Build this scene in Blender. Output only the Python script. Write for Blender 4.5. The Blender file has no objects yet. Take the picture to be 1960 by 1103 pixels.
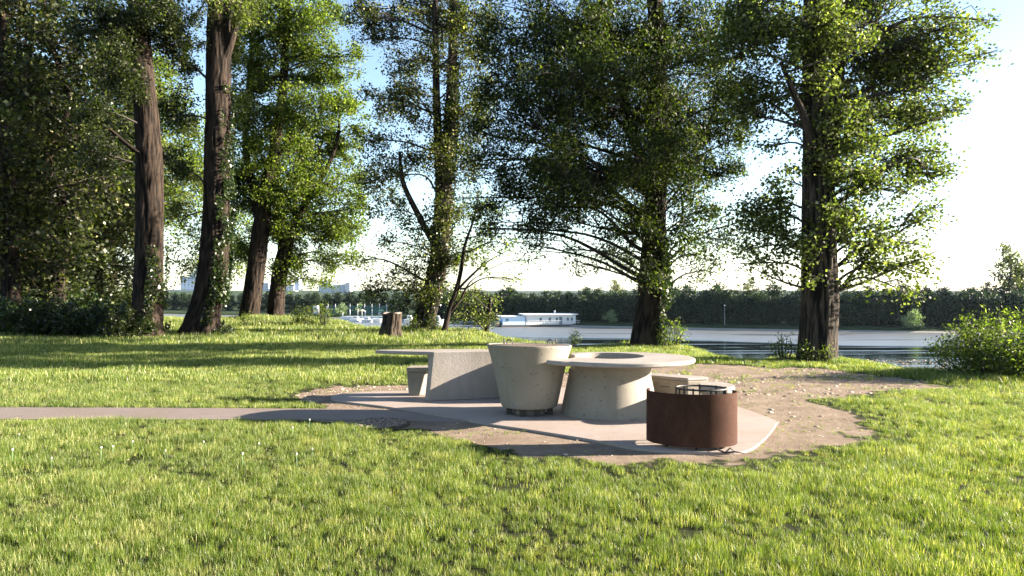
import bpy, math, random
import numpy as np
from mathutils import Vector

random.seed(7)
RNG = np.random.default_rng(11)
SC = bpy.context.scene
COL = SC.collection
PI = math.pi
FPX = 1400.0      # focal length in pixels of the 1960 px wide photograph
HZ = 556.0        # horizon row
EYE = 1.65

def P(px, py, Y):
    return np.array([(px - 980.0) / FPX * Y, Y, EYE - (py - HZ) / FPX * Y])

def G(px, py, z=0.0):
    Y = (EYE - z) * FPX / (py - HZ)
    return np.array([(px - 980.0) / FPX * Y, Y, z])

# ------------------------------------------------------------------ noise
def _hash(ix, iy, iz, seed):
    h = (ix.astype(np.int64) * 374761393 + iy.astype(np.int64) * 668265263 + iz.astype(np.int64) * 2147483647 + seed * 144665) & 0xFFFFFFFF
    h = ((h ^ (h >> 13)) * 1274126177) & 0xFFFFFFFF
    h = h ^ (h >> 16)
    return (h & 0xFFFF) / 65535.0

def vnoise(x, y, z=None, seed=0):
    x = np.asarray(x, float); y = np.asarray(y, float)
    z = np.zeros_like(x) if z is None else np.asarray(z, float)
    ix, iy, iz = np.floor(x), np.floor(y), np.floor(z)
    fx, fy, fz = x - ix, y - iy, z - iz
    fx = fx * fx * (3 - 2 * fx); fy = fy * fy * (3 - 2 * fy); fz = fz * fz * (3 - 2 * fz)
    r = 0
    for dx in (0, 1):
        for dy in (0, 1):
            for dz in (0, 1):
                w = (fx if dx else 1 - fx) * (fy if dy else 1 - fy) * (fz if dz else 1 - fz)
                r = r + w * _hash(ix + dx, iy + dy, iz + dz, seed)
    return r

def fbm(x, y, z=None, seed=0, oct=3):
    x = np.asarray(x, float); y = np.asarray(y, float)
    t, a, s = 0, 1.0, 0
    for k in range(oct):
        f = 2.0 ** k
        t = t + a * vnoise(x * f, y * f, None if z is None else np.asarray(z, float) * f, seed + k)
        s += a; a *= .5
    return t / s

# ------------------------------------------------------------------ polygons
def inside(X, Y, poly):
    r = np.zeros(X.shape, bool); n = len(poly)
    for i in range(n):
        x1, y1 = poly[i]; x2, y2 = poly[(i + 1) % n]
        c = ((y1 > Y) != (y2 > Y))
        with np.errstate(divide='ignore', invalid='ignore'):
            xi = (x2 - x1) * (Y - y1) / ((y2 - y1) if y2 != y1 else 1e-9) + x1
        r ^= c & (X < xi)
    return r

def dist_line(X, Y, pts, closed=False):
    d = np.full(X.shape, 1e9); n = len(pts)
    for i in range(n if closed else n - 1):
        x1, y1 = pts[i]; x2, y2 = pts[(i + 1) % n]
        L = (x2 - x1) ** 2 + (y2 - y1) ** 2 + 1e-12
        t = np.clip(((X - x1) * (x2 - x1) + (Y - y1) * (y2 - y1)) / L, 0, 1)
        d = np.minimum(d, np.hypot(X - (x1 + t * (x2 - x1)), Y - (y1 + t * (y2 - y1))))
    return d

def sdist(X, Y, poly):           # > 0 inside
    d = dist_line(X, Y, poly, True)
    return np.where(inside(X, Y, poly), d, -d)

# ------------------------------------------------------------------ object helpers
def tag(o, label=None, cat=None, group=None, kind=None):
    if label: o['label'] = label
    if cat: o['category'] = cat
    if group: o['group'] = group
    if kind: o['kind'] = kind
    return o

def empty(name, loc, label, cat, group=None):
    o = bpy.data.objects.new(name, None); COL.objects.link(o)
    o.location = [float(v) for v in loc]; o.empty_display_size = .2
    return tag(o, label, cat, group)

def make_mesh(name, V, F, mat, smooth=False, tint=None, pattr=None):
    me = bpy.data.meshes.new(name)
    V = np.asarray(V, np.float32).reshape(-1, 3)
    if isinstance(F, np.ndarray):
        k = F.shape[1]; nf = F.shape[0]
        me.vertices.add(len(V)); me.vertices.foreach_set('co', V.ravel())
        me.loops.add(nf * k); me.loops.foreach_set('vertex_index', F.astype(np.int32).ravel())
        me.polygons.add(nf); me.polygons.foreach_set('loop_start', np.arange(0, nf * k, k, dtype=np.int32))
        me.update(calc_edges=True)
    else:
        me.from_pydata([tuple(map(float, v)) for v in V], [], [tuple(int(i) for i in f) for f in F]); me.update()
    if smooth:
        me.polygons.foreach_set('use_smooth', np.ones(len(me.polygons), bool))
    if tint is not None:
        a = me.attributes.new('tint', 'FLOAT', 'FACE'); a.data.foreach_set('value', np.asarray(tint, np.float32))
    if pattr:
        for n_, v in pattr.items():
            a = me.attributes.new(n_, 'FLOAT', 'POINT'); a.data.foreach_set('value', np.asarray(v, np.float32))
    if mat: me.materials.append(mat)
    return me

def link(name, me, parent=None, loc=None):
    o = bpy.data.objects.new(name, me); COL.objects.link(o)
    if parent: o.parent = parent
    if loc is not None: o.location = [float(v) for v in loc]
    return o

def copy_tree(root):
    c = root.copy(); COL.objects.link(c)
    for ch in root.children:
        d = ch.copy(); COL.objects.link(d); d.parent = c
        for g in ch.children:
            e = g.copy(); COL.objects.link(e); e.parent = d
    return c

class MB:
    """collects shapes into one mesh"""
    def __init__(s): s.v = []; s.f = []
    def add(s, V, F):
        b = len(s.v); s.v += [tuple(map(float, v)) for v in V]; s.f += [tuple(b + i for i in f) for f in F]; return s
    def box(s, x0, x1, y0, y1, z0, z1):
        V = [(x0, y0, z0), (x1, y0, z0), (x1, y1, z0), (x0, y1, z0), (x0, y0, z1), (x1, y0, z1), (x1, y1, z1), (x0, y1, z1)]
        return s.add(V, [(0, 3, 2, 1), (4, 5, 6, 7), (0, 1, 5, 4), (1, 2, 6, 5), (2, 3, 7, 6), (3, 0, 4, 7)])
    def tube(s, pts, rad, seg=6, cap=True):
        V, F = tube(pts, rad, seg)
        F = [tuple(f) for f in F]
        n = len(pts)
        if cap: F += [tuple(range(seg - 1, -1, -1)), tuple((n - 1) * seg + i for i in range(seg))]
        return s.add(V, F)
    def lathe(s, prof, c=(0, 0), seg=48, sx=1, sy=1, rot=0, cap=True):
        V = []; n = len(prof)
        cr, sr = math.cos(rot), math.sin(rot)
        for r, z in prof:
            for i in range(seg):
                a = 2 * PI * i / seg
                x, y = r * math.cos(a) * sx, r * math.sin(a) * sy
                V.append((c[0] + x * cr - y * sr, c[1] + x * sr + y * cr, z))
        F = [(j * seg + i, j * seg + (i + 1) % seg, (j + 1) * seg + (i + 1) % seg, (j + 1) * seg + i) for j in range(n - 1) for i in range(seg)]
        if cap: F += [tuple(range(seg - 1, -1, -1)), tuple((n - 1) * seg + i for i in range(seg))]
        return s.add(V, F)
    def build(s, name, mat, parent=None, smooth=False, loc=None):
        me = make_mesh(name, np.array(s.v), s.f, mat, False)
        if smooth:
            me.polygons.foreach_set('use_smooth', np.ones(len(me.polygons), bool))
        o = link(name, me, parent, loc)
        if smooth:
            try: me.set_sharp_from_angle(angle=math.radians(35))
            except Exception: pass
        return o

def tube(pts, rad, seg=6):
    pts = np.asarray(pts, float); n = len(pts)
    rad = np.broadcast_to(np.asarray(rad, float), (n,))
    T = np.gradient(pts, axis=0); T /= np.linalg.norm(T, axis=1)[:, None] + 1e-9
    up = np.array([0, 0, 1.0]) if abs(T[:, 2]).mean() < .85 else np.array([0, 1.0, 0])
    A = np.cross(T, up); A /= np.linalg.norm(A, axis=1)[:, None] + 1e-9
    B = np.cross(T, A)
    th = np.arange(seg) * 2 * PI / seg
    V = pts[:, None, :] + rad[:, None, None] * (np.cos(th)[None, :, None] * A[:, None, :] + np.sin(th)[None, :, None] * B[:, None, :])
    F = []
    i = np.arange(seg); j = (i + 1) % seg
    for k in range(n - 1):
        F.append(np.stack([k * seg + i, (k + 1) * seg + i, (k + 1) * seg + j, k * seg + j], 1))
    return V.reshape(-1, 3), np.concatenate(F)

# ------------------------------------------------------------------ materials
def newmat(name):
    m = bpy.data.materials.new(name); m.use_nodes = True
    return m, m.node_tree, m.node_tree.nodes['Principled BSDF']

def ramp(nt, stops, fac):
    r = nt.nodes.new('ShaderNodeValToRGB'); e = r.color_ramp.elements
    while len(e) < len(stops): e.new(.5)
    for k, (p, c) in enumerate(stops):
        e[k].position = p; e[k].color = (*c, 1)
    nt.links.new(fac, r.inputs[0]); return r.outputs[0]

def noise(nt, scale, detail=4, coord=None, sc=None, rough=.55):
    n = nt.nodes.new('ShaderNodeTexNoise'); n.inputs['Scale'].default_value = scale; n.inputs['Detail'].default_value = detail
    n.inputs['Roughness'].default_value = rough
    if coord is None:
        coord = nt.nodes.new('ShaderNodeNewGeometry').outputs['Position']
    if sc:
        mp = nt.nodes.new('ShaderNodeMapping'); mp.inputs['Scale'].default_value = sc
        nt.links.new(coord, mp.inputs[0]); coord = mp.outputs[0]
    nt.links.new(coord, n.inputs['Vector']); return n.outputs[0]

def bump(nt, bsdf, h, strength, dist=.01):
    b = nt.nodes.new('ShaderNodeBump'); b.inputs['Strength'].default_value = strength; b.inputs['Distance'].default_value = dist
    nt.links.new(h, b.inputs['Height']); nt.links.new(b.outputs[0], bsdf.inputs['Normal']); return b

def mathn(nt, op, a, b=None, c=None):
    n = nt.nodes.new('ShaderNodeMath'); n.operation = op
    for k, v in enumerate((a, b, c)):
        if v is None: continue
        if isinstance(v, (int, float)): n.inputs[k].default_value = v
        else: nt.links.new(v, n.inputs[k])
    return n.outputs[0]

def mixc(nt, f, a, b):
    n = nt.nodes.new('ShaderNodeMix'); n.data_type = 'RGBA'
    if isinstance(f, (int, float)): n.inputs[0].default_value = f
    else: nt.links.new(f, n.inputs[0])
    for k, v in ((6, a), (7, b)):
        if isinstance(v, tuple): n.inputs[k].default_value = (*v, 1)
        else: nt.links.new(v, n.inputs[k])
    return n.outputs[2]

def plain(name, col, rough=.6, metal=0, var=.15, scale=3, bmp=0, bscale=40):
    m, nt, b = newmat(name)
    c = ramp(nt, [(.3, tuple(v * (1 - var) for v in col)), (.7, tuple(min(1, v * (1 + var)) for v in col))], noise(nt, scale, 5))
    nt.links.new(c, b.inputs['Base Color']); b.inputs['Roughness'].default_value = rough; b.inputs['Metallic'].default_value = metal
    if bmp: bump(nt, b, noise(nt, bscale, 4), bmp)
    return m

def leafmat(name, stops, trans=.4, rough=.45, spec=.4, tcol=(1.0, 1.2, .48)):
    m, nt, b = newmat(name)
    at = nt.nodes.new('ShaderNodeAttribute'); at.attribute_name = 'tint'
    c = ramp(nt, stops, at.outputs['Fac'])
    nt.links.new(c, b.inputs['Base Color']); b.inputs['Roughness'].default_value = rough
    b.inputs['Specular IOR Level'].default_value = spec
    t = nt.nodes.new('ShaderNodeBsdfTranslucent')
    mx = nt.nodes.new('ShaderNodeMix'); mx.data_type = 'RGBA'; mx.blend_type = 'MULTIPLY'; mx.inputs[0].default_value = 1
    nt.links.new(c, mx.inputs[6]); mx.inputs[7].default_value = (*[v * 1.6 for v in tcol], 1)
    nt.links.new(mx.outputs[2], t.inputs[0])
    s = nt.nodes.new('ShaderNodeMixShader'); s.inputs[0].default_value = trans
    nt.links.new(b.outputs[0], s.inputs[1]); nt.links.new(t.outputs[0], s.inputs[2])
    nt.links.new(s.outputs[0], nt.nodes['Material Output'].inputs['Surface'])
    return m

M = {}
M['poplar_leaf'] = leafmat('poplar_leaf', [(0, (.016, .024, .006)), (.5, (.064, .080, .020)), (.85, (.145, .160, .045)), (1, (.36, .34, .20))], .46, .5, .25)  # top stop: cream glint painted into the leaf colour
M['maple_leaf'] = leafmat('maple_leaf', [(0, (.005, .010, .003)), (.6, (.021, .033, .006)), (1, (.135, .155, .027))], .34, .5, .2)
M['bright_leaf'] = leafmat('bright_leaf', [(0, (.020, .034, .006)), (.6, (.078, .105, .018)), (1, (.20, .215, .050))], .52, .5, .2)
M['grey_leaf'] = leafmat('grey_leaf', [(0, (.010, .014, .004)), (.5, (.036, .044, .010)), (.85, (.110, .115, .028)), (1, (.34, .31, .19))], .42, .45, .3)  # last stop is a painted cream glint too
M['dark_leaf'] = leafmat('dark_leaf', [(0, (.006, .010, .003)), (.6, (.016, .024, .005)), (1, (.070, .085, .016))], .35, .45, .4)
M['ivy_leaf'] = leafmat('ivy_leaf', [(0, (.006, .013, .004)), (.6, (.016, .030, .006)), (1, (.070, .095, .018))], .25, .35, .5)
M['far_leaf'] = leafmat('far_leaf', [(0, (.003, .009, .004)), (.6, (.009, .021, .008)), (1, (.065, .100, .022))], .3, .5, .3)
M['pale_leaf'] = leafmat('pale_leaf', [(0, (.10, .14, .08)), (.6, (.16, .21, .11)), (1, (.24, .28, .15))], .3, .5, .3)
def drift(mat):
    nt = mat.node_tree; b = nt.nodes['Principled BSDF']; src = b.inputs['Base Color'].links[0].from_socket
    co = nt.nodes.new('ShaderNodeNewGeometry').outputs['Position']
    c1 = mixc(nt, ramp(nt, [(.42, (0, 0, 0)), (.68, (1, 1, 1))], noise(nt, .9, 4, co, (1, 1, .1), .65)), src, (.058, .096, .015))
    c2 = mixc(nt, mathn(nt, 'MULTIPLY', ramp(nt, [(.55, (0, 0, 0)), (.72, (1, 1, 1))], noise(nt, 1.7, 3, co, (1, 1, .1), .6)), .55), c1, (.30, .27, .10))
    f = nt.nodes.new('ShaderNodeMix'); f.data_type = 'RGBA'; f.inputs[0].default_value = .62; nt.links.new(src, f.inputs[6]); nt.links.new(c2, f.inputs[7])
    nt.links.new(f.outputs[2], b.inputs['Base Color'])
    for n_ in nt.nodes:
        if n_.type == 'MIX' and n_.blend_type == 'MULTIPLY': nt.links.new(f.outputs[2], n_.inputs[6])
M['grass'] = leafmat('grass', [(0, (.034, .064, .008)), (.4, (.086, .130, .015)), (.76, (.178, .218, .034)), (.93, (.36, .36, .12)), (1, (.50, .45, .25))], .38, .45, .45, (1.0, 1.05, .40))

drift(M['grass'])

def barkmat(name, c0, c1, c2):
    m, nt, b = newmat(name)
    co = nt.nodes.new('ShaderNodeNewGeometry').outputs['Position']
    n1 = noise(nt, 9, 8, co, (1, 1, .16), .65)
    n2 = noise(nt, 1.3, 3, co)
    at = nt.nodes.new('ShaderNodeAttribute'); at.attribute_name = 'ridge'
    f = mathn(nt, 'ADD', mathn(nt, 'MULTIPLY', n1, .62), mathn(nt, 'MULTIPLY', at.outputs['Fac'], .55))
    c = ramp(nt, [(.25, c0), (.55, c1), (.85, c2)], f)  # bark tones by ridge, with furrow shade and lit crests put into the colour
    c = mixc(nt, mathn(nt, 'MULTIPLY', n2, .35), c, tuple(v * .6 for v in c1))
    nt.links.new(c, b.inputs['Base Color']); b.inputs['Roughness'].default_value = .9; b.inputs['Specular IOR Level'].default_value = .15
    bump(nt, b, noise(nt, 16, 8, co, (1, 1, .18), .7), .9, .03)
    return m
M['bark'] = barkmat('bark', (.0012, .0008, .0006), (.004, .0026, .0019), (.036, .025, .018))  # darkened so that the trunks' shade lies in the bark colour
M['bark_grey'] = barkmat('bark_grey', (.002, .0016, .0012), (.0075, .006, .0045), (.062, .047, .035))
M['twig'] = plain('twig', (.02, .015, .011), .9)

def concretemat(name, col, holes=True, speck=.12):
    m, nt, b = newmat(name)
    co = nt.nodes.new('ShaderNodeNewGeometry').outputs['Position']
    n = noise(nt, 2.2, 6, co, None, .6); n2 = noise(nt, 38, 4, co)
    c = ramp(nt, [(.3, tuple(v * .86 for v in col)), (.7, tuple(v * 1.07 for v in col))], n)
    c = mixc(nt, mathn(nt, 'MULTIPLY', n2, speck * 2), c, tuple(v * .78 for v in col))
    n3 = noise(nt, 1.1, 5, co, (1, 1, .35), .6)
    st = ramp(nt, [(.46, (0, 0, 0)), (.66, (1, 1, 1))], n3)
    c = mixc(nt, mathn(nt, 'MULTIPLY', st, .75), c, (col[0] * .74, col[1] * .70, col[2] * .60))
    dr = ramp(nt, [(.50, (0, 0, 0)), (.68, (1, 1, 1))], noise(nt, 5.5, 5, co, (1, 1, .16), .65))
    c = mixc(nt, mathn(nt, 'MULTIPLY', dr, .38), c, (col[0] * .62, col[1] * .60, col[2] * .55))
    h = n2
    if holes:
        v = nt.nodes.new('ShaderNodeTexVoronoi'); v.inputs['Scale'].default_value = 17; nt.links.new(co, v.inputs['Vector'])
        n4 = noise(nt, 7, 2, co)
        thr = mathn(nt, 'MULTIPLY', mathn(nt, 'SUBTRACT', n4, .37), .95)
        hm = mathn(nt, 'LESS_THAN', v.outputs['Distance'], thr)
        c = mixc(nt, mathn(nt, 'MULTIPLY', hm, .75), c, (.10, .085, .07))
        h = mathn(nt, 'SUBTRACT', mathn(nt, 'MULTIPLY', n2, .3), hm)
    nt.links.new(c, b.inputs['Base Color']); b.inputs['Roughness'].default_value = .78; b.inputs['Specular IOR Level'].default_value = .3
    bump(nt, b, h, .5, .006)
    return m
M['concrete'] = concretemat('concrete', (.215, .196, .165))
M['concrete_smooth'] = concretemat('concrete_smooth', (.25, .225, .205), False)
M['pad'] = concretemat('pad', (.27, .222, .198), False, .2)
M['asphalt'] = concretemat('asphalt', (.18, .145, .13), False, .5)
M['fill'] = plain('fill', (.07, .045, .03), .95, 0, .4, 14, .8, 60)
M['steel'] = plain('steel', (.018, .014, .012), .6, .1, .3, 12)
M['white'] = plain('white', (.66, .66, .66), .5, 0, .04, 1)
M['shaded_white'] = plain('shaded_white', (.45, .60, .78), .5, 0, .04, 1)  # annex wall taken as white; bluish shade put into the colour
M['dark_hull'] = plain('dark_hull', (.06, .055, .05), .6)
M['glass_dark'] = plain('glass_dark', (.12, .15, .18), .15)
M['net'] = plain('net', (.03, .085, .075), .8, 0, .2, 1)
M['cream'] = plain('cream', (.62, .55, .36), .7)
M['green_cloth'] = plain('green_cloth', (.14, .28, .14), .7)
M['red'] = plain('red', (.45, .08, .05), .6)
M['stone'] = plain('stone', (.15, .115, .09), .9, 0, .35, 30, .5)
M['chip'] = leafmat('chip', [(0, (.10, .07, .05)), (.5, (.26, .19, .14)), (1, (.50, .42, .32))], .0, .8, .2)
M['roof_grey'] = plain('roof_grey', (.45, .46, .5), .7)
M['petal'] = plain('petal', (.42, .40, .32), .8)

m, nt, b = newmat('rusty_steel')
co = nt.nodes.new('ShaderNodeNewGeometry').outputs['Position']
c = ramp(nt, [(.25, (.018, .007, .0045)), (.5, (.040, .018, .012)), (.75, (.085, .042, .030))], mathn(nt, 'ADD', mathn(nt, 'MULTIPLY', noise(nt, 3.2, 6, co, (1, 1, .6), .7), .6), mathn(nt, 'MULTIPLY', noise(nt, 90, 3, co), .4)))
nt.links.new(c, b.inputs['Base Color']); b.inputs['Roughness'].default_value = .8; b.inputs['Specular IOR Level'].default_value = .08
bump(nt, b, noise(nt, 120, 3, co), .35, .003); M['rust'] = m

# ------------------------------------------------------------------ layout in plan
EDGE = [(400, 2), (60, 9), (14, 13), (10, 14.0), (8.5, 14.4), (8.0, 15.2), (8.15, 17.3), (7.8, 18.4), (6.6, 18.0), (6.2, 17.3), (5.2, 17.4), (4.6, 18.4), (4.9, 20.6),
        (4.6, 22.3), (3.2, 21.8), (1.8, 21.0), (.4, 22.8), (-.9, 25.6), (-1.6, 29.2), (-3.5, 31.0), (-5.5, 31.0), (-7.2, 32.0), (-9.0, 36.5),
        (-14, 41), (-19, 44), (-32, 48), (-80, 62), (-400, 100)]
WATER_POLY = EDGE + [(-400, 4000), (400, 4000)]
FAR = [(-2500, 700), (-400, 330), (-112, 238), (-64, 215), (-34, 200), (-10, 180), (15, 160), (53, 144), (80, 137), (135, 128), (400, 110), (2500, 90)]
FAR_POLY = FAR + [(2500, 6000), (-2500, 6000)]
WZ = -6.35

pad_px = [(633, 763), (645, 757), (700, 752), (790, 749), (950, 745), (1150, 744), (1300, 752), (1370, 766), (1420, 783), (1455, 795), (1486, 808), (1484, 815), (1478, 825),
          (1460, 845), (1436, 862), (1405, 868), (1346, 868), (1280, 866), (1218, 860), (1124, 842), (1010, 824), (902, 808), (810, 791), (731, 779), (680, 773), (650, 769)]
PAD = [tuple(G(*p)[:2]) for p in pad_px]
path_px = [(-3000, 781), (-1000, 781), (0, 780), (470, 782), (660, 783.5), (760, 787), (850, 800), (905, 807), (800, 806.5), (660, 804), (400, 803.5), (0, 803), (-1000, 803), (-3000, 803)]
PATH = [tuple(G(*p)[:2]) for p in path_px]
dirt_px = [(590, 745), (650, 738), (720, 736), (800, 734), (960, 728), (1090, 712), (1180, 700), (1260, 697), (1350, 699), (1420, 700), (1520, 703), (1600, 706), (1700, 719),
           (1790, 729), (1800, 736), (1745, 744), (1640, 757), (1560, 766), (1545, 772), (1600, 778), (1648, 797), (1668, 822), (1662, 842), (1640, 858), (1560, 868), (1500, 874),
           (1440, 884), (1380, 886), (1330, 880), (1290, 880), (1240, 892), (1190, 894), (1130, 888), (1080, 876), (1010, 864), (930, 852), (880, 840), (800, 826), (740, 826), (670, 812),
           (640, 806), (620, 800), (600, 784), (640, 775), (600, 770), (560, 764), (555, 756)]
DIRT = [tuple(G(*p)[:2]) for p in dirt_px]

def dirt_amount(X, Y):            # > 0 where the soil is bare
    wob = (fbm(X * 1.6, Y * 1.6, None, 5, 3) - .5) * .75 + (fbm(X * 6, Y * 6, None, 9, 3) - .5) * .42
    return sdist(X, Y, DIRT) + wob - .09

def ground_z(X, Y):
    X = np.asarray(X, float); Y = np.asarray(Y, float)
    sd = sdist(X, Y, WATER_POLY)
    s = np.maximum(sd, 0)
    flat = np.clip((Y - 13.5) / 6, 0, 1)
    flat = np.maximum(flat, np.clip((-Y + 3.0) / 3, 0, 1))
    z = flat * (.10 * (fbm(X * .25, Y * .25, None, 3, 2) - .5))
    z = z + .34 * np.exp(-(((X + 10.5) / 4.2) ** 2 + ((Y - 33.5) / 3.2) ** 2)) + .10 * np.exp(-(((X + 2) / 3) ** 2 + ((Y - 27.5) / 2.2) ** 2))
    z = z - .62 * s * s / (s + .9)
    z = np.maximum(z, -7.6)
    fs = sdist(X, Y, FAR_POLY)
    bank = WZ + np.where(fs < 0, fs * .4, .32 * np.minimum(fs, 2.4) + .02 * np.clip(fs - 2.4, 0, 60))
    return np.maximum(z, np.maximum(bank, -7.6))

def spaced(segs):
    r = []
    for a, b_, d in segs:
        n = max(1, int(round((b_ - a) / d))); r += list(np.linspace(a, b_, n, endpoint=False))
    r.append(segs[-1][1]); return np.array(r)

xs = spaced([(-3000, -400, 400), (-400, -140, 20), (-140, -40, 2.5), (-40, -15, .8), (-15, -7, .2), (-7, 6, .07), (6, 10, .12), (10, 16, .4), (16, 50, 1.6), (50, 140, 3), (140, 400, 20), (400, 3000, 400)])
ys = spaced([(-60, -6, 6), (-6, 3, .8), (3, 18, .07), (18, 24, .14), (24, 46, .3), (46, 70, 1.5), (70, 125, 4), (125, 260, 1.6), (260, 400, 14), (400, 5000, 460)])
GX, GY = np.meshgrid(xs, ys)
GZ = ground_z(GX, GY)
fx, fy = GX.ravel(), GY.ravel()
near = (fy > 4) & (fy < 20) & (fx > -9) & (fx < 11)
dm = np.full(fx.shape, -1.0); dm[near] = dirt_amount(fx[near], fy[near])
gz = GZ.ravel()
gz = gz + np.where(near, .015 * (fbm(fx * 2.2, fy * 2.2, None, 31, 3) - .5) - .012, 0) - np.where(near, 0, .012)
ny, nx = GX.shape
idx = np.arange(nx * ny).reshape(ny, nx)
F = np.stack([idx[:-1, :-1].ravel(), idx[:-1, 1:].ravel(), idx[1:, 1:].ravel(), idx[1:, :-1].ravel()], 1)

m, nt, b = newmat('ground_soil')
co = nt.nodes.new('ShaderNodeNewGeometry').outputs['Position']
at = nt.nodes.new('ShaderNodeAttribute'); at.attribute_name = 'dirt'
turf = ramp(nt, [(.3, (.011, .015, .005)), (.6, (.024, .028, .009)), (.8, (.07, .06, .03))], noise(nt, 3.5, 6, co, None, .7))
soil = ramp(nt, [(.25, (.085, .064, .046)), (.5, (.180, .140, .105)), (.72, (.28, .225, .175))], noise(nt, 2.4, 9, co, None, .72))
soil = mixc(nt, mathn(nt, 'MULTIPLY', noise(nt, 60, 4, co), .5), soil, (.17, .12, .09))
bank = ramp(nt, [(.3, (.012, .022, .008)), (.7, (.032, .050, .016))], noise(nt, .5, 6, co, None, .7))
sx = nt.nodes.new('ShaderNodeSeparateXYZ'); nt.links.new(co, sx.inputs[0])
c = mixc(nt, ramp(nt, [(.47, (0, 0, 0)), (.55, (1, 1, 1))], mathn(nt, 'ADD', at.outputs['Fac'], .5)), turf, soil)
isfar = mathn(nt, 'GREATER_THAN', sx.outputs[1], 100.0)
c = mixc(nt, isfar, c, bank)
stony = mathn(nt, 'LESS_THAN', sx.outputs[2], WZ + .28)
c = mixc(nt, stony, c, (.24, .225, .20))
nt.links.new(c, b.inputs['Base Color']); b.inputs['Roughness'].default_value = .95; b.inputs['Specular IOR Level'].default_value = .1
bump(nt, b, noise(nt, 35, 7, co, None, .75), .9, .03); M['ground'] = m
me = make_mesh('ground', np.stack([fx, fy, gz], 1), F, M['ground'], True, None, {'dirt': dm})
tag(link('ground', me), 'park ground of turf and bare soil running down to the river', kind='structure')

# ------------------------------------------------------------------ water
m, nt, b = newmat('river_water')
co = nt.nodes.new('ShaderNodeNewGeometry').outputs['Position']
sx = nt.nodes.new('ShaderNodeSeparateXYZ'); nt.links.new(co, sx.inputs[0])
b.inputs['Base Color'].default_value = (.006, .010, .010, 1); b.inputs['IOR'].default_value = 1.5
b.inputs['Specular IOR Level'].default_value = .5
yy = mathn(nt, 'ADD', sx.outputs[1], mathn(nt, 'MULTIPLY', mathn(nt, 'SUBTRACT', noise(nt, .05, 3, co, (.3, 1, 1)), .5), 26))
yy = mathn(nt, 'ADD', yy, mathn(nt, 'MULTIPLY', sx.outputs[0], .30))
windy = nt.nodes.new('ShaderNodeMapRange'); nt.links.new(yy, windy.inputs[0]); windy.inputs[1].default_value = 122; windy.inputs[2].default_value = 128
streak = ramp(nt, [(.56, (0, 0, 0)), (.60, (1, 1, 1))], noise(nt, .42, 3, co, (.07, 1, 1), .6))
lull = ramp(nt, [(.60, (0, 0, 0)), (.66, (1, 1, 1))], noise(nt, .30, 3, co, (.05, 1, 1), .6))
wf = mathn(nt, 'MAXIMUM', mathn(nt, 'MULTIPLY', windy.outputs[0], mathn(nt, 'SUBTRACT', 1.0, mathn(nt, 'MULTIPLY', lull, .55))), mathn(nt, 'MULTIPLY', streak, .75))
rg = mathn(nt, 'ADD', mathn(nt, 'MULTIPLY', wf, .36), .03)
nt.links.new(rg, b.inputs['Roughness']); nt.links.new(mathn(nt, 'ADD', mathn(nt, 'MULTIPLY', wf, 2.2), 1.40), b.inputs['IOR'])
h = mathn(nt, 'ADD', mathn(nt, 'MULTIPLY', noise(nt, .9, 4, co, (.45, 1.3, 1)), 1.0), mathn(nt, 'MULTIPLY', noise(nt, 5, 3, co, (.6, 1.2, 1)), .22))
bb = bump(nt, b, h, .5, .06)
st = mathn(nt, 'ADD', mathn(nt, 'MULTIPLY', wf, .5), .26)
nt.links.new(st, bb.inputs['Strength']); M['water'] = m
me = make_mesh('water', [(-2500, 8, WZ), (2500, 8, WZ), (2500, 760, WZ), (-2500, 760, WZ)], [(0, 1, 2, 3)], M['water'])
tag(link('water', me), 'calm river between the park and the far bank', kind='structure')

# ------------------------------------------------------------------ flat sheets
def sheet(name, poly, z0, z1, mat, label, wob=0):
    n = len(poly); P3 = []
    for i in range(n):
        p0, p1, p2, p3 = [np.array(poly[(i + k) % n]) for k in (-1, 0, 1, 2)]
        seg = np.linalg.norm(p2 - p1)
        k_ = 1 if seg > 8 else 5
        for t in np.arange(k_) / k_:
            q = p1 + (p2 - p1) * t if k_ == 1 else .5 * ((2 * p1) + (-p0 + p2) * t + (2 * p0 - 5 * p1 + 4 * p2 - p3) * t * t + (-p0 + 3 * p1 - 3 * p2 + p3) * t ** 3)
            P3.append(q)
    P3 = np.array(P3)
    if wob:
        P3[:, 1] += wob * (fbm(P3[:, 0] * 6, P3[:, 1] * 6, None, 77, 2) - .5)
    k = len(P3)
    V = np.concatenate([np.c_[P3, np.full(k, z0)], np.c_[P3, np.full(k, z1)]])
    F_ = [tuple(range(k, 2 * k))] + [(i, (i + 1) % k, k + (i + 1) % k, k + i) for i in range(k)]
    me_ = make_mesh(name, V, F_, mat)
    return tag(link(name, me_), label, kind='structure')
sheet('path', PATH, -.03, .004, M['asphalt'], 'narrow asphalt path leading to the concrete pad', .02)
sheet('concrete_pad', PAD, -.03, .014, M['pad'], 'pinkish concrete pad under the picnic furniture')

# ------------------------------------------------------------------ furniture
def catmull(pts, per=8, closed=False):
    pts = [np.array(p, float) for p in pts]; n = len(pts); out = []
    rng_ = range(n) if closed else range(n - 1)
    for i in rng_:
        g = (lambda j: pts[j % n]) if closed else (lambda j: pts[min(max(j, 0), n - 1)])
        p0, p1, p2, p3 = g(i - 1), g(i), g(i + 1), g(i + 2)
        for t in np.arange(per) / per:
            out.append(.5 * ((2 * p1) + (-p0 + p2) * t + (2 * p0 - 5 * p1 + 4 * p2 - p3) * t * t + (-p0 + 3 * p1 - 3 * p2 + p3) * t ** 3))
    if not closed: out.append(pts[-1])
    return np.array(out)

def bevel(o, w=.008, seg=2):
    md = o.modifiers.new('bevel', 'BEVEL'); md.width = w; md.segments = seg; md.limit_method = 'ANGLE'; md.angle_limit = math.radians(40)

PZ = .0145
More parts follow.
